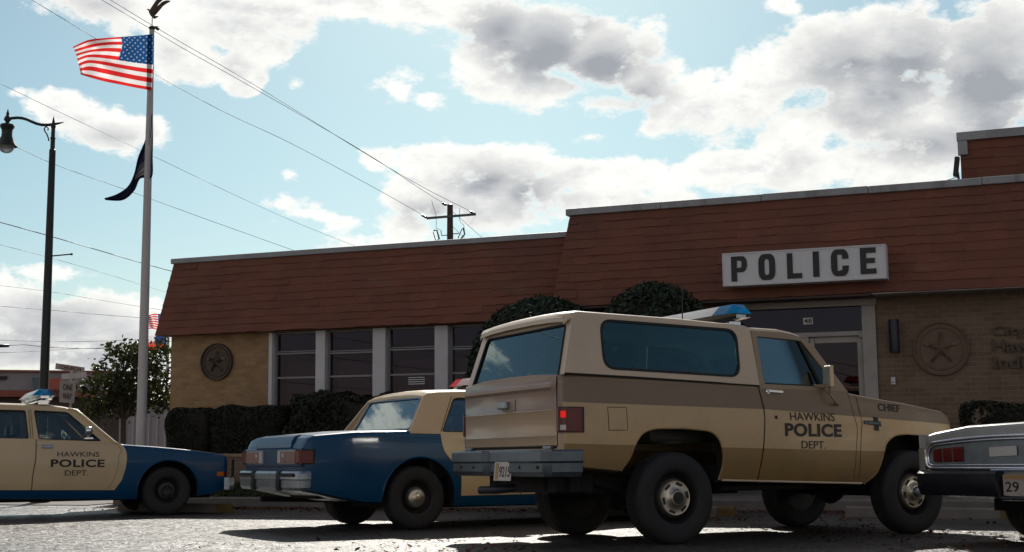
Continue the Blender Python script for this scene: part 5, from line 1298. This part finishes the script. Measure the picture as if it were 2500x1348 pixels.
    out = [(-1.018, 1.346), (-.885, 1.812), (.83, 1.762), (.853, 1.284), (.75, 1.288), (-.4, 1.329)]
    for sg in (-1, 1):
        m = MB(); m.panel(out, [win], TP(.888, 1.33, .16, sg), .03); hp = m.build('hardtop_side', M['cap'], o)
        m = MB(); m.panel(win, [win2], TP(.892, 1.33, .16, sg), .03); m.build('window_seal', M['rubber'], hp)
        m = MB(); m.panel(win2, [], TP(.884, 1.33, .16, sg), .006); m.build('side_window', M['tint'], hp)
        m = MB()
        for (a, b) in zip([(-1.018, 1.342), (-.4, 1.325), (.75, 1.284)], [(-.4, 1.325), (.75, 1.284), (.85, 1.280)]): m.bar((a[0], sg * .884, a[1]), (b[0], sg * .884, b[1]), .018, .014)
        m.build('hardtop_seam', M['dark'], hp)
    RP = lambda x0, z0, k: (lambda u, v, w: Vector((x0 + (v - z0) * k + w, u, v)))
    ro = round_poly([(-.888, 1.335), (-.815, 1.80), (.815, 1.80), (.888, 1.335)], .05, 4); rw = round_poly([(-.80, 1.300), (-.735, 1.742), (.735, 1.742), (.80, 1.300)], .06, 4)
    ro = [(-.885, 1.336), (-.885, 1.345), (-.812, 1.808), (.735, 1.812), (.775, 1.790), (.805, 1.74), (.885, 1.345), (.885, 1.336), (.765, 1.336), (.692, 1.70), (.672, 1.735), (.64, 1.742), (-.715, 1.742), (-.736, 1.72), (-.80, 1.336)]
    m = MB(); m.panel(ro, [], RP(-1.022, 1.335, .27), .03); rf = m.build('hardtop_rear_frame', M['cap'], o)
    m = MB()
    tb = [(-.80, 1.336), (-.736, 1.72), (-.715, 1.742), (.64, 1.742), (.672, 1.735), (.692, 1.70), (.765, 1.336)]
    m.tube([RP(-1.024, 1.335, .27)(y, z, 0) for y, z in tb], .010, 6); m.build('window_seal', M['rubber'], rf)
    m = MB(); m.panel([(-.80, 1.318)] + tb[1:-1] + [(.768, 1.318)], [], RP(-1.014, 1.335, .27), .006); m.build('rear_window', M['tint'], rf)
    def roof(nm, xs, mat):
        rings = []
        for x in xs:
            z = rz(x); k = -1.0 * (x < -.9) * (x + .9) * .8
            top = [(.805 - k, z - .04), (.800 - k, z - .018), (.785 - k, z - .004), (.755, z + .004), (.55, z + .018), (.28, z + .026), (0, z + .028)]
            ring = [Vector((x, -a, b)) for a, b in top] + [Vector((x, a, b)) for a, b in top[-2::-1]]
            ring += [Vector((x, a, b - .035)) for a, b in top[1:]] + [Vector((x, -a, b - .035)) for a, b in top[-2:0:-1]]
            rings.append(ring)
        m = MB(); m.loft(rings); return m.build(nm, mat, o, smooth=35)
    roof('hardtop_roof', [-.95, -.94, -.92, -.90, -.87, -.83, -.6, -.2, .15, .5, .80, .836], M['cap'])
    roof('cab_roof', [.842, .95, 1.15, 1.23, 1.30, 1.34, 1.373, 1.41, 1.45, 1.49], M['cap'])
    cab = [(.858, 1.255), (.842, 1.752), (1.15, 1.752), (1.30, 1.733), (1.373, 1.712), (1.484, 1.640), (1.80, 1.245)]
    cwin = round_poly([(.910, 1.298), (1.578, 1.284), (1.600, 1.40), (1.372, 1.672), (1.325, 1.684), (.892, 1.704)], .03, 3)
    for sg in (-1, 1):
        m = MB(); m.panel(cab, [cwin], TP(.890, 1.30, .16, sg), .035); cf = m.build('cab_frame', M['tan'], o, bevel=.006)
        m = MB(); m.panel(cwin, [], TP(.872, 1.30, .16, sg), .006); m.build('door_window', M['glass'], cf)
        f_ = TP(.880, 1.30, .16, sg); m = MB(); m.bar(f_(1.352, 1.676, 0), f_(1.520, 1.286, 0), .028, .02); m.tube([f_(.905, 1.30, -.004), f_(1.58, 1.284, -.004)], .008, 6); m.build('vent_divider', M['rubber'], cf)
        m = MB(); m.bar(f_(1.44, 1.292, -.01), f_(1.60, 1.286, -.01), .02, .016); m.build('vent_trim', M['chrome'], cf)
        m = MB(); m.loft([[Vector((1.50 + a, sg * (1.00 + b), z)) for a, b in ((-.012, -.05), (.03, -.045), (.045, 0), (.03, .045), (-.012, .05))] for z in (1.275, 1.29, 1.44, 1.455)])
        mi = m.build('door_mirror', M['cream'], o, bevel=.006)
        m = MB(); m.box((1.487, sg * 1.0, 1.365), (.003, .088, .16)); m.build('mirror_glass', M['hub'], mi)
        m = MB(); m.tube([(1.50, sg * .90, 1.285), (1.55, sg * .955, 1.22), (1.60, sg * .965, 1.155), (1.635, sg * .95, 1.135), (1.70, sg * .90, 1.132)], .013, 8); m.tube([(1.515, sg * 1.0, 1.29), (1.55, sg * .96, 1.22)], .010, 6); m.box((1.505, sg * .93, 1.285), (.05, .12, .03)); m.build('mirror_arm', M['tan'], mi, smooth=50)
    WS = lambda u, v, w: Vector((1.80 - (v - 1.245) * .775 + w, u, v))
    m = MB(); m.panel([(-.87, 1.235), (.87, 1.235), (.80, 1.665), (-.80, 1.665)], [round_poly([(-.81, 1.27), (.81, 1.27), (.74, 1.62), (-.74, 1.62)], .06, 4)], WS, .03); ws = m.build('windscreen_frame', M['tan'], o)
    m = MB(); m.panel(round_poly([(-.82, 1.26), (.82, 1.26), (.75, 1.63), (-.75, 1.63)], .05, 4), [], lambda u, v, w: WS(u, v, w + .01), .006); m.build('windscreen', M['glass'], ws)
    # inside
    seats(o, [1.05], .95, 1.36, .70); seats(o, [.02], .93, 1.30, .62); steering(o, 1.45, .38, 1.24)
    m = MB(); m.box((1.66, 0, 1.16), (.22, 1.6, .16)); m.build('dashboard', M['seat'], o, bevel=.03)
    # the front that hides behind the neighbouring car
    m = MB(); m.box((3.05, 0, .82), (.02, 1.30, .26)); 
    for z in np.linspace(.71, .93, 7): m.box((3.063, 0, z), (.01, 1.28, .012))
    m.build('grille', M['oldchrome'], o)
    for y in (-.72, .72):
        m = MB(); m.box((3.052, y, .86), (.02, .20, .13)); m.build('headlight', M['whitelens'], o, bevel=.01)
    m = MB(); m.box((3.12, 0, .60), (.10, 1.84, .14)); m.build('front_bumper', M['oldchrome'], o, bevel=.02)
    light_bar(o, .68, 1.836, .765)
    m = MB(); m.lathe([(.022, 0), (.018, .03), (.008, .05)], (.50, -.30, rz(.5) + .022), n=10); m.tube([(.50, -.30, 1.87), (.505, -.30, 2.05), (.515, -.30, 2.25)], [.0055, .004, .0025], 6); m.build('antenna', M['black'], o)
    for (x, st) in ((0.0, 0), (2.54, R(3))):
        for sg in (-1, 1):
            wh = wheel(o, x, sg * .775, sg, .367, .215, .215, 'truck', st)
            if x > 1:
                h = MB(); h.lathe([(.05, .11), (.048, .155), (.035, .165), (.001, .166)], (0, 0, 0), Vector((0, sg, 0)), 20); h.build('locking_hub', M['oldchrome'], wh, smooth=40)
truck()

# ---- the two blue and cream police sedans
def sedan(label, s, t, yaw, rake, style, near_blue=True):
    o = thing('police_car', label, 'car', 'blue and cream police cars', mat=car_matrix(s, t, yaw))
    B = Body(zt=[(-1.20, .775), (-1.185, .83), (-1.15, .900), (-1.09, .928), (-.65, .966), (-.1, .975), (.3, .970), (1.1, .968), (2.1, .955), (2.17, .935), (2.27, .907), (2.7, .885), (3.1, .855), (3.45, .818), (3.58, .798), (3.64, .772), (3.66, .72)],
             zb=[(-1.20, .41), (-1.1, .385), (-.84, .33), (-.6, .28), (.4, .215), (2.3, .20), (2.7, .20), (3.2, .235), (3.5, .28), (3.62, .34), (3.66, .40)],
             W=[(-1.20, .795), (-1.18, .828), (-1.13, .848), (-.8, .885), (-.4, .908), (.3, .92), (1.5, .925), (2.3, .92), (3.0, .907), (3.45, .89), (3.6, .87), (3.64, .85), (3.66, .825)],
             prof=[(.2, -.07), (.30, -.03), (.42, -.008), (.58, 0), (.70, .001), (.74, -.006), (.85, -.022), (.93, -.036), (1.0, -.05)], c0=.08, c1=2.08, floor=.42, crown=.02, rake=rake, rx=2.86)
    k = B.sh
    ob = B.mesh().build('body', [M['blue'], M['dark']], o, smooth=30)
    for cx_ in (0, 2.86):
        for y0, y1 in ((-1.2, -.50), (.50, 1.2)): boolean_cut(ob, prism_cut(circ(cx_, .315 + k(cx_) * .6, .398), y0, y1, M['dark']))
    for cx_ in (0, 2.86):
        for sg in (-1, 1): m = MB(); m.tube([B.side(cx_ + .401 * math.cos(a), .315 + k(cx_) * .6 + .401 * math.sin(a), -.003, sg) for a in np.linspace(R(-8 if cx_ else -2), R(188 if cx_ else 178), 30)], .012, 6); m.build('arch_lip', M['blue'], o, smooth=60)
    rear_edge = tab([(.325, .468), (.526, .462), (.62, .40), (.764, .272), (.86, .250), (.965, .240)])
    bp = tab([(.325, 1.165), (.48, 1.165), (.724, 1.197), (.97, 1.195)])
    front_edge = tab([(.325, 2.175), (.46, 2.262), (.60, 2.30), (.72, 2.315), (.80, 2.312), (.86, 2.29), (.90, 2.26), (.955, 2.16)])
    for sg in (-1, 1):
        d2 = B.patch(rear_edge, lambda z: bp(z) - .006, .326, .962, .005, sg=sg).build('door', M['cream'], o, smooth=40)
        d1 = B.patch(lambda z: bp(z) + .006, front_edge, .326, .945, .005, sg=sg).build('door', M['cream'], o, smooth=40)
        q = MB(); B.seam([(bp(z), z + k(1.18)) for z in np.linspace(.34, .955, 8)], .010, .002, sg, q); q.build('door_gap', M['dark'], d1); q = MB(); B.seam([(front_edge(z) - .10 + .05 * (z > .8), z + k(2.2)) for z in np.linspace(.34, .93, 8)], .004, .0062, sg, q); q.build('door_gap', M['dark'], d1)
        for dd, xa in ((d1, 1.27), (d2, .52)):
            zz = .868 + k(xa); h = MB(); h.bar(B.side(xa, zz, .020, sg), B.side(xa + .125, zz, .020, sg), .02, .035); h.box(tuple(B.side(xa + .06, zz, .006, sg)), (.15, .008, .05)); h.build('handle', M['oldchrome'], dd, bevel=.003); h = MB(); h.lathe([(.010, 0), (.001, .006)], B.side(xa - .05, zz + .012, .004, sg), Vector((0, sg, 0)), 8); h.build('lock', M['oldchrome'], dd)
        def fn(u, v, w, sg=sg): return B.side(u if sg < 0 else 3.44 - u, v - .012 * (u - 1.72), .0065 + w, sg)
        dz = k(1.72)
        text_fit('HAWKINS', 1.452, .745 + dz, 1.968, .808 + dz, fn, .005, .002, 'lettering', None, d1, 1.0)
        text_fit('POLICE', 1.375, .614 + dz, 2.035, .712 + dz, fn, .034, .002, 'lettering', None, d1, 1.08)
        text_fit('DEPT.', 1.550, .508 + dz, 1.838, .575 + dz, fn, .003, .002, 'lettering', None, d1, 1.0)
    # cabin
    TP = lambda sg, off=0.0: (lambda u, v, w: Vector((u, sg * (.876 + off - (v - .96) * .5 - w), v + k(u))))
    out = [(-.095, .95), (-.085, .985), (.150, 1.335), (.20, 1.362), (.30, 1.375), (.65, 1.384), (1.38, 1.382), (1.56, 1.368), (1.70, 1.330), (2.13, .945), (2.15, .915)]
    w1 = round_poly([(.275, .972), (1.103, .966), (1.072, 1.318), (.535, 1.318), (.487, 1.306)], .018, 3); w2 = round_poly([(1.232, .965), (1.985, .950), (1.60, 1.298), (1.56, 1.312), (1.185, 1.322)], .018, 3)
    for sg in (-1, 1):
        m = MB(); m.panel(out, [w1, w2], TP(sg), .03); cf = m.build('cabin_side', M['cream'], o)
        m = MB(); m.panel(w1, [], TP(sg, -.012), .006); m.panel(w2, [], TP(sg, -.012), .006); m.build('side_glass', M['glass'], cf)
        m = MB()
        for wq in (w1, w2): m.tube([TP(sg, .002)(a, b, 0) for a, b in wq], .007, 6, closed=True)
        m.build('window_trim', M['steelwheel'], cf)
        m = MB(); m.tube([TP(sg, .004)(a, b, 0) for a, b in ((1.60, 1.362), (1.70, 1.338), (1.80, 1.250), (2.0, 1.070), (2.15, .940), (2.19, .918))], [.012, .020, .020, .020, .020, .012], 8); m.build('pillar_glint_tube', M['cream'], cf, smooth=60)  # cream tube added along the pillar to catch the sun as a bright edge
        m = MB()
        for off in (-.006, .006): m.bar(TP(sg, .001)(1.148 + off * 2.2, .965, 0), TP(sg, .001)(1.128 + off * 2.2, 1.335, 0), .005, .004)
        m.bar(TP(sg, .001)(.25, .965, 0), TP(sg, .001)(.47, 1.335, 0), .005, .004); m.build('pillar_seam', M['dark'], cf)
        m = MB(); c = TP(sg)(1.83, .99, 0); m.box(c + Vector((0, sg * .03, -.01)), (.10, .09, .018)); m.tube([c + Vector((0, sg * .05, 0)), c + Vector((-.01, sg * .07, .035))], .014, 8); m.lathe([(.001, -.04), (.045, -.035), (.058, -.01), (.058, .0), (.05, .03), (.03, .045), (.001, .05)], c + Vector((-.01, sg * .08, .085)), Vector((1, 0, 0)), 18)
        m.build('door_mirror', M['chrome'], o, smooth=40)
    rzf = tab([(.15, 1.330), (.20, 1.365), (.30, 1.384), (.65, 1.396), (1.38, 1.393), (1.56, 1.374), (1.66, 1.352), (1.72, 1.320)])
    rings = []
    for x in (.15, .17, .20, .25, .30, .45, .65, 1.0, 1.38, 1.48, 1.56, 1.62, 1.66, 1.70, 1.72):
        z = rzf(x); e = .876 - (z - .96) * .5 + .006
        top = [(e, z - .022), (e - .004, z - .008), (e - .02, z + .002), (e - .08, z + .012), (e * .55, z + .028), (0, z + .034)]
        rings.append([Vector((x, -a, b + k(x))) for a, b in top] + [Vector((x, a, b + k(x))) for a, b in top[-2::-1]] + [Vector((x, a, b - .03 + k(x))) for a, b in top[1:]] + [Vector((x, -a, b - .03 + k(x))) for a, b in top[-2:0:-1]])
    m = MB(); m.loft(rings); m.build('roof', M['cream'], o, smooth=35)
    RG = lambda u, v, w: Vector((-.02 + (v - .98) * .52 + w, u, v + k(0)))
    hole = round_poly([(-.705, 1.0), (.705, 1.0), (.625, 1.318), (-.625, 1.318)], .05, 4)
    m = MB(); m.panel([(-.86, .955), (.86, .955), (.695, 1.345), (-.695, 1.345)], [hole], RG, .03); rf = m.build('rear_window_frame', M['cream'], o)
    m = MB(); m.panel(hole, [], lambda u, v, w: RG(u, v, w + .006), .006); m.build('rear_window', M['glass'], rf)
    m = MB(); m.tube([RG(a, b, -.002) for a, b in hole], .011, 6, closed=True); m.build('window_trim', M['oldchrome'], rf)
    WG = lambda u, v, w: Vector((2.155 - (v - .93) * 1.10 + w, u, v + k(2)))
    hole = round_poly([(-.76, .955), (.76, .955), (.61, 1.31), (-.61, 1.31)], .05, 4)
    m = MB(); m.panel([(-.84, .93), (.84, .93), (.675, 1.338), (-.675, 1.338)], [hole], WG, .03); wf = m.build('windscreen_frame', M['cream'], o)
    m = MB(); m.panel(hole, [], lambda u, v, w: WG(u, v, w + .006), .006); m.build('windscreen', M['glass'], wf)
    seats(o, [1.15], .62, 1.02, .62); seats(o, [.36], .62, .98, .62); steering(o, 1.60, .36, .93)
    m = MB(); m.box((1.95, 0, .86), (.26, 1.5, .14)); m.build('dashboard', M['seat'], o, bevel=.03)
    m = MB(); m.box((-.02, 0, .968 + k(0)), (.20, 1.5, .015)); m.build('parcel_shelf', M['seat'], o)
    # tail
    kz = k(-1.1)
    tp = MB(); tp.loft([[Vector((-1.196 - a, y, z + kz)) for a, z in ((0, .632), (.022, .638), (.022, .80), (0, .812), (-.03, .80), (-.03, .64))] for y in (-.80, -.79, .79, .80)]); tpo = tp.build('tail_panel', M['blue'], o)
    ld = MB(); ld.loft([[Vector((x, y, z + kz)) for x, z in ((-1.205, .818), (-1.193, .880), (-1.165, .925), (-1.10, .944), (-1.10, .90), (-1.15, .82))] for y in (-.50, -.48, .48, .50)]); ld.build('boot_lid', M['blue'], o, smooth=40)
    for sg in (-1, 1):
        def strip(y0, y1, nm, mat, dx=0.0, z0=.668, z1=.782):
            m = MB(); m.box((-1.224 - dx, sg * (y0 + y1) / 2, (z0 + z1) / 2 + kz), (.018, abs(y1 - y0), z1 - z0)); return m.build(nm, mat, tl if tl else o, bevel=.003)
        tl = None; tl = strip(.215, .83, 'tail_light', M['oldchrome'], -.004, .655, .795)
        strip(.225, .300, 'reverse_lens', M['whitelens'], .006)
        strip(.308, .70, 'faded_lens', M['pinklens'], .006)
        strip(.36, .40, 'reflector', M['whitelens'], .010, .72, .76)
        q = MB(); pts = [(-1.240, .705), (-1.240, .814), (-1.225, .838), (-1.18, .849), (-1.115, .861)]
        q.loft([[Vector((x, sg * y, .668 + kz)), Vector((x, sg * y, .782 + kz)), Vector((x + .02, sg * (y - .02), .782 + kz)), Vector((x + .02, sg * (y - .02), .668 + kz))] for x, y in pts]); q.build('red_lens', M['tail'], tl, smooth=40)
        q = MB(); pts = [(-1.233, .699), (-1.233, .820), (-1.220, .837), (-1.18, .847), (-1.103, .860)]
        q.loft([[Vector((x, sg * y, .655 + kz)), Vector((x, sg * y, .795 + kz)), Vector((x + .02, sg * (y - .02), .795 + kz)), Vector((x + .02, sg * (y - .02), .655 + kz))] for x, y in pts]); q.build('lamp_bezel', M['rubber'], tl, smooth=40)
    def bumper(nm, xf, zlo, zhi, sgx, kz):
        path = ([(xf + .12, .872), (xf + .06, .874), (xf + .014, .862), (xf, .825)] if sgx < 0 else [(xf - .16, .885), (xf - .12, .90), (xf - .04, .90), (xf, .84)]) + [ (xf + sgx * .015, .4), (xf + sgx * .02, 0)]; path = path + [(x, -y) for x, y in path[-2::-1]]
        pr = [(-.10, zhi), (-.012, zhi), (.004, zhi - .022), (.006, zhi - .075), (-.006, zhi - .085), (-.008, zlo + .03), (-.03, zlo), (-.10, zlo)]
        rings = []
        for i, (x, y) in enumerate(path):
            a = Vector(path[max(0, i - 1)]); b = Vector(path[min(len(path) - 1, i + 1)]); d = (b - a).normalized(); n = Vector((-d.y, d.x)); 
            if n.x * sgx < -.05 or (abs(n.x) < .3 and n.y * y < 0): n = -n
            rings.append([Vector((x + n.x * q, y + n.y * q, z + kz)) for q, z in pr])
        m = MB(); m.loft(rings); return m.build(nm, M['oldchrome'], o, smooth=25)
    rb = bumper('rear_bumper', -1.258, .402, .588, -1, kz)
    for y in (-.36, .36):
        m = MB(); m.loft([[Vector((-1.253 - a, y + w_, z + kz)) for a, z in ((0, .595), (.022, .59), (.032, .56), (.032, .43), (.02, .40), (0, .398))] for w_ in (-.045, -.036, .036, .045)]); m.build('bumper_guard', M['rubber'], rb, smooth=30)
    m = MB()
    for y0, y1 in ((-.76, -.44), (.44, .76)): m.box((-1.276, (y0 + y1) / 2, .553 + kz), (.02, y1 - y0, .034))
    m.build('rub_strip', M['rubber'], rb)
    # nose
    kf = k(3.6)
    m = MB(); m.box((3.655, 0, .60 + kf), (.03, .95, .26)); 
    for y in np.linspace(-.44, .44, 16): m.box((3.674, y, .60 + kf), (.012, .012, .25))
    m.build('grille', M['oldchrome'], o)
    for y in (-.65, .65):
        m = MB(); m.box((3.652, y, .64 + kf), (.03, .30, .15)); m.build('headlight', M['whitelens'], o, bevel=.01)
    fb = bumper('front_bumper', 3.775, .335, .492, 1, kf)
    for sg in (-1, 1):
        q = MB(); q.loft([[B.side(x, z + kf, off, sg) for z, off in ((.512, 0), (.512, .008), (.568, .008), (.568, 0))] for x in (3.505, 3.60)]); mk = q.build('marker_light', M['amber'], o)
        q = MB(); q.loft([[B.side(x, z + kf, off, sg) for z, off in ((.512, -.01), (.512, .009), (.568, .009), (.568, -.01))] for x in (3.604, 3.635, 3.65)]); q.build('red_lens', M['tail'], mk)
        q = MB(); q.tube([(3.80, sg * .62, .45 + kf), (3.80, sg * .62, .69 + kf), (3.79, sg * .645, .725 + kf), (3.78, sg * .68, .735 + kf), (3.755, sg * .73, .72 + kf), (3.75, sg * .74, .68 + kf), (3.75, sg * .74, .45 + kf)], .011, 8); q.build('push_bar', M['black'], o, smooth=50)
    m = MB(); m.box((1.2, 0, .25), (2.6, 1.1, .10)); m.tube([(0, -.7, .3), (0, .7, .3)], .045, 8); m.tube([(2.86, -.7, .3), (2.86, .7, .3)], .04, 8); m.box((-.62, 0, .36), (.5, .7, .10)); m.tube([(-.2, .45, .27), (-1.15, .47, .30)], .028, 8); m.box((3.1, 0, .27), (.8, 1.1, .12)); m.build('underbody', M['dark'], o)
    light_bar(o, 1.17, 1.452 + k(1.2), .70)
    for x, st in ((0, 0), (2.86, 0)):
        for sg in (-1, 1): wheel(o, x, sg * .755, sg, .315, .20, .175, style, st)
    return o
f50 = Vector((math.cos(R(50)), math.sin(R(50)))); f54 = Vector((math.cos(R(52.8)), math.sin(R(52.8))))
sedan('blue and cream police car with bare dark wheels, nose pointing right, left of the flagpole', -11.2575 - 2.92 * f50.x, 14.7919 - 2.92 * f50.y, 50, .018, 'steel')
sedan('blue and cream police car showing its tail lights and chrome hubcap, beside the tan truck', -6.374 - .095 * f54.x, 12.2755 - .095 * f54.y, 52.8, 0.0, 'cap')

# ---- the silver car whose tail cuts the corner of the picture
def silver_car():
    o = thing('silver_car', 'old silver sedan with chrome-edged red tail lights and a darkened chrome bumper, at the right edge', 'car', mat=car_matrix(-.0926, 10.3932, 55))
    B = Body(zt=[(.0, .80), (.012, .832), (.05, .846), (.3, .850), (.9, .865), (1.4, .90), (1.6, .935), (3.6, .93), (3.8, .90), (5.2, .82), (5.3, .76), (5.32, .70)],
             zb=[(.0, .42), (.2, .36), (.9, .28), (5.0, .24), (5.32, .36)],
             W=[(.0, .945), (.03, .965), (.1, .972), (.8, .985), (4.5, .975), (5.1, .95), (5.25, .92), (5.32, .87)],
             prof=[(.22, -.10), (.35, -.04), (.5, -.012), (.62, .0), (.72, .004), (.80, -.008), (.95, -.03)], c0=1.6, c1=3.5, floor=.45, crown=.085)
    ob = B.mesh().build('body', [M['silver'], M['dark']], o, smooth=30)
    for cx_ in (1.22, 4.35):
        for y0, y1 in ((-1.2, -.52), (.52, 1.2)): boolean_cut(ob, prism_cut(circ(cx_, .33, .385), y0, y1, M['dark']))
    # recessed tail panel framed in chrome
    def ringpts(r): return round_poly([(-.895, .585), (.895, .585), (.905, .70), (.86, .775), (-.86, .775), (-.905, .70)], r, 5)
    cr = lambda y: .055 * (1 - (y / .9) ** 2)
    fn = lambda u, v, w: Vector((-.012 + w, u, v + cr(u) * (v - .585) / .19))
    def dense(poly):
        out = []
        for a, b in zip(poly, poly[1:] + poly[:1]):
            n = max(1, int(math.hypot(b[0] - a[0], b[1] - a[1]) / .08))
            out += [(a[0] + (b[0] - a[0]) * i / n, a[1] + (b[1] - a[1]) * i / n) for i in range(n)]
        return out
    outer = dense(ringpts(.06)); inner = dense([(u * .965, .585 + (v - .585) * .72 + .030) for u, v in ringpts(.05)])
    m = MB(); m.panel(inner, [], lambda u, v, w: fn(u, v, w) + Vector((.004, 0, 0)), .01); tp = m.build('tail_panel', M['oldchrome'], o)
    m = MB(); m.tube([fn(a, b, 0) for a, b in outer], .016, 8, closed=True); m.tube([fn(a * .975, .585 + (b - .585) * .80 + .02, -.004) for a, b in outer], .010, 8, closed=True); m.build('chrome_surround', M['chrome'], o, smooth=60)
    for sg in (-1, 1):
        tl = None
        for i, (y0, y1) in enumerate(((.545, .630), (.640, .725), (.735, .822))):
            q = MB(); q.loft([[fn(sg * y, z, -d) for z, d in ((.628, 0), (.640, .012), (.715, .012), (.727, 0))] for y in (y0, y0 + .008, y1 - .008, y1)]); lo_ = q.build('tail_light', M['tail'], o, smooth=40)
        for y in (.635, .730): q = MB(); q.bar(fn(sg * y, .622, -.014), fn(sg * y, .735, -.014), .007, .007); q.build('lamp_divider', M['chrome'], o)
        q = MB(); q.loft([[Vector((x, sg * y, z)) for x, y in ((-.03, .90), (-.035, .955), (-.005, .985), (.06, .992), (.06, .90))] for z in (.570, .60, .725, .738)]); q.build('chrome_corner', M['chrome'], o, smooth=35)
        q = MB(); q.loft([[Vector((x, sg * y, z)) for x, y in ((-.02, .895), (-.024, .948), (.002, .976), (.06, .984), (.06, .895))] for z in (.742, .75, .835, .848)]); q.build('fender_tip', M['silver'], o, smooth=35)
    text_fit('LTD', -.10, .675, .085, .735, lambda u, v, w: fn(-u, v, -.006 - w), .02, .004, 'emblem', M['tail'], tp) if False else None
    m = MB(); m.panel([(.30, .655), (.06, .660), (.06, .715), (.30, .712)], [], lambda u, v, w: fn(u, v, -.004 - w), .006); m.build('reflector_strip', M['whitelens'], tp)
    # bumper with a notch for the plate
    pp = [(.30, .965), (.08, .985), (-.05, .965), (-.085, .88), (-.10, .45), (-.10, .20), (-.085, .175), (-.085, -.175), (-.10, -.20), (-.10, -.45), (-.085, -.88), (-.05, -.965), (.08, -.985), (.30, -.965)]
    rings = []
    for x, y in pp:
        n = (0, -1 if y < 0 else 1) if x > 0 else (-1, 0)
        notch = abs(y) < .19
        z0, z1 = (.345, .378) if notch else (.375, .565)
        rings.append([Vector((x + n[0] * q, y + n[1] * q, z0 + (z1 - z0) * v)) for q, v in ((-.10, 1), (-.02, 1), (.006, .9), (.012, .6), (.006, .3), (-.03, 0), (-.10, 0))])
    m = MB(); m.loft(rings); bp = m.build('rear_bumper', pbr('chrome_bumper_dark_reflection', (.028, .03, .04), .28, .5, var=.2), o, smooth=30)  # chrome bumper, its reflection of dark ground put into the base colour
    m = MB(); m.tube([(-.105, -.86, .568), (-.118, -.4, .572), (-.12, 0, .574), (-.118, .22, .572)], .009, 6); m.build('bumper_trim', M['chrome'], bp)
    m = MB(); m.box((-.055, .012, .462), (.006, .31, .156)); pl = m.build('licence_plate', pbr('plate_dim', (.42, .37, .34), .5), o)
    fp = lambda u, v, w: Vector((-.059 - w, .012 - u, .462 + v))
    text_fit('29', -.135, -.05, -.02, .025, fp, .01, .0015, 'digits', M['lettering'], pl)
    m = MB(); m.box(tuple(fp(0, .058, .0005)), (.002, .29, .03)); m.build('plate_band', M['platetan'], pl)
    # cabin, beyond the frame
    TP = lambda sg: (lambda u, v, w: Vector((u, sg * (.93 - (v - .94) * .55 - w), v)))
    out = [(1.35, .93), (1.85, 1.33), (2.1, 1.37), (2.9, 1.37), (3.1, 1.33), (3.65, .93)]; w1 = round_poly([(1.95, .965), (3.45, .955), (3.02, 1.31), (2.08, 1.32)], .04, 3)
    for sg in (-1, 1):
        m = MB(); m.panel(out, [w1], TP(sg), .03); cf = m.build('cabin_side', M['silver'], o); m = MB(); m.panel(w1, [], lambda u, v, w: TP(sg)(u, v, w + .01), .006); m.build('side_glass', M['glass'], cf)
    rings = []
    for x, z in ((1.84, 1.325), (1.95, 1.36), (2.1, 1.378), (2.5, 1.388), (2.9, 1.378), (3.05, 1.35), (3.12, 1.32)):
        e = .93 - (z - .94) * .55 + .005; top = [(e, z - .02), (e - .02, z), (e * .6, z + .025), (0, z + .035)]
        rings.append([Vector((x, -a, b)) for a, b in top] + [Vector((x, a, b)) for a, b in top[-2::-1]] + [Vector((x, a, b - .03)) for a, b in top[1:]] + [Vector((x, -a, b - .03)) for a, b in top[-2:0:-1]])
    m = MB(); m.loft(rings); m.build('roof', M['silver'], o, smooth=35)
    m = MB(); m.panel([(-.88, .95), (.88, .95), (.69, 1.34), (-.69, 1.34)], [], lambda u, v, w: Vector((1.38 + (v - .95) * 1.2 + w, u, v)), .006); m.build('rear_window', M['glass'], o)
    m = MB(); m.panel([(-.88, .95), (.88, .95), (.69, 1.34), (-.69, 1.34)], [], lambda u, v, w: Vector((3.62 - (v - .95) * 1.3 + w, u, v)), .006); m.build('windscreen', M['glass'], o)
    seats(o, [2.0, 2.8], .62, 1.0, .66)
    m = MB(); m.box((2.6, 0, .30), (4.4, 1.2, .1)); m.build('underbody', M['dark'], o)
    for x in (1.22, 4.35):
        for sg in (-1, 1): wheel(o, x, sg * .80, sg, .33, .20, .185, 'cap')
silver_car()
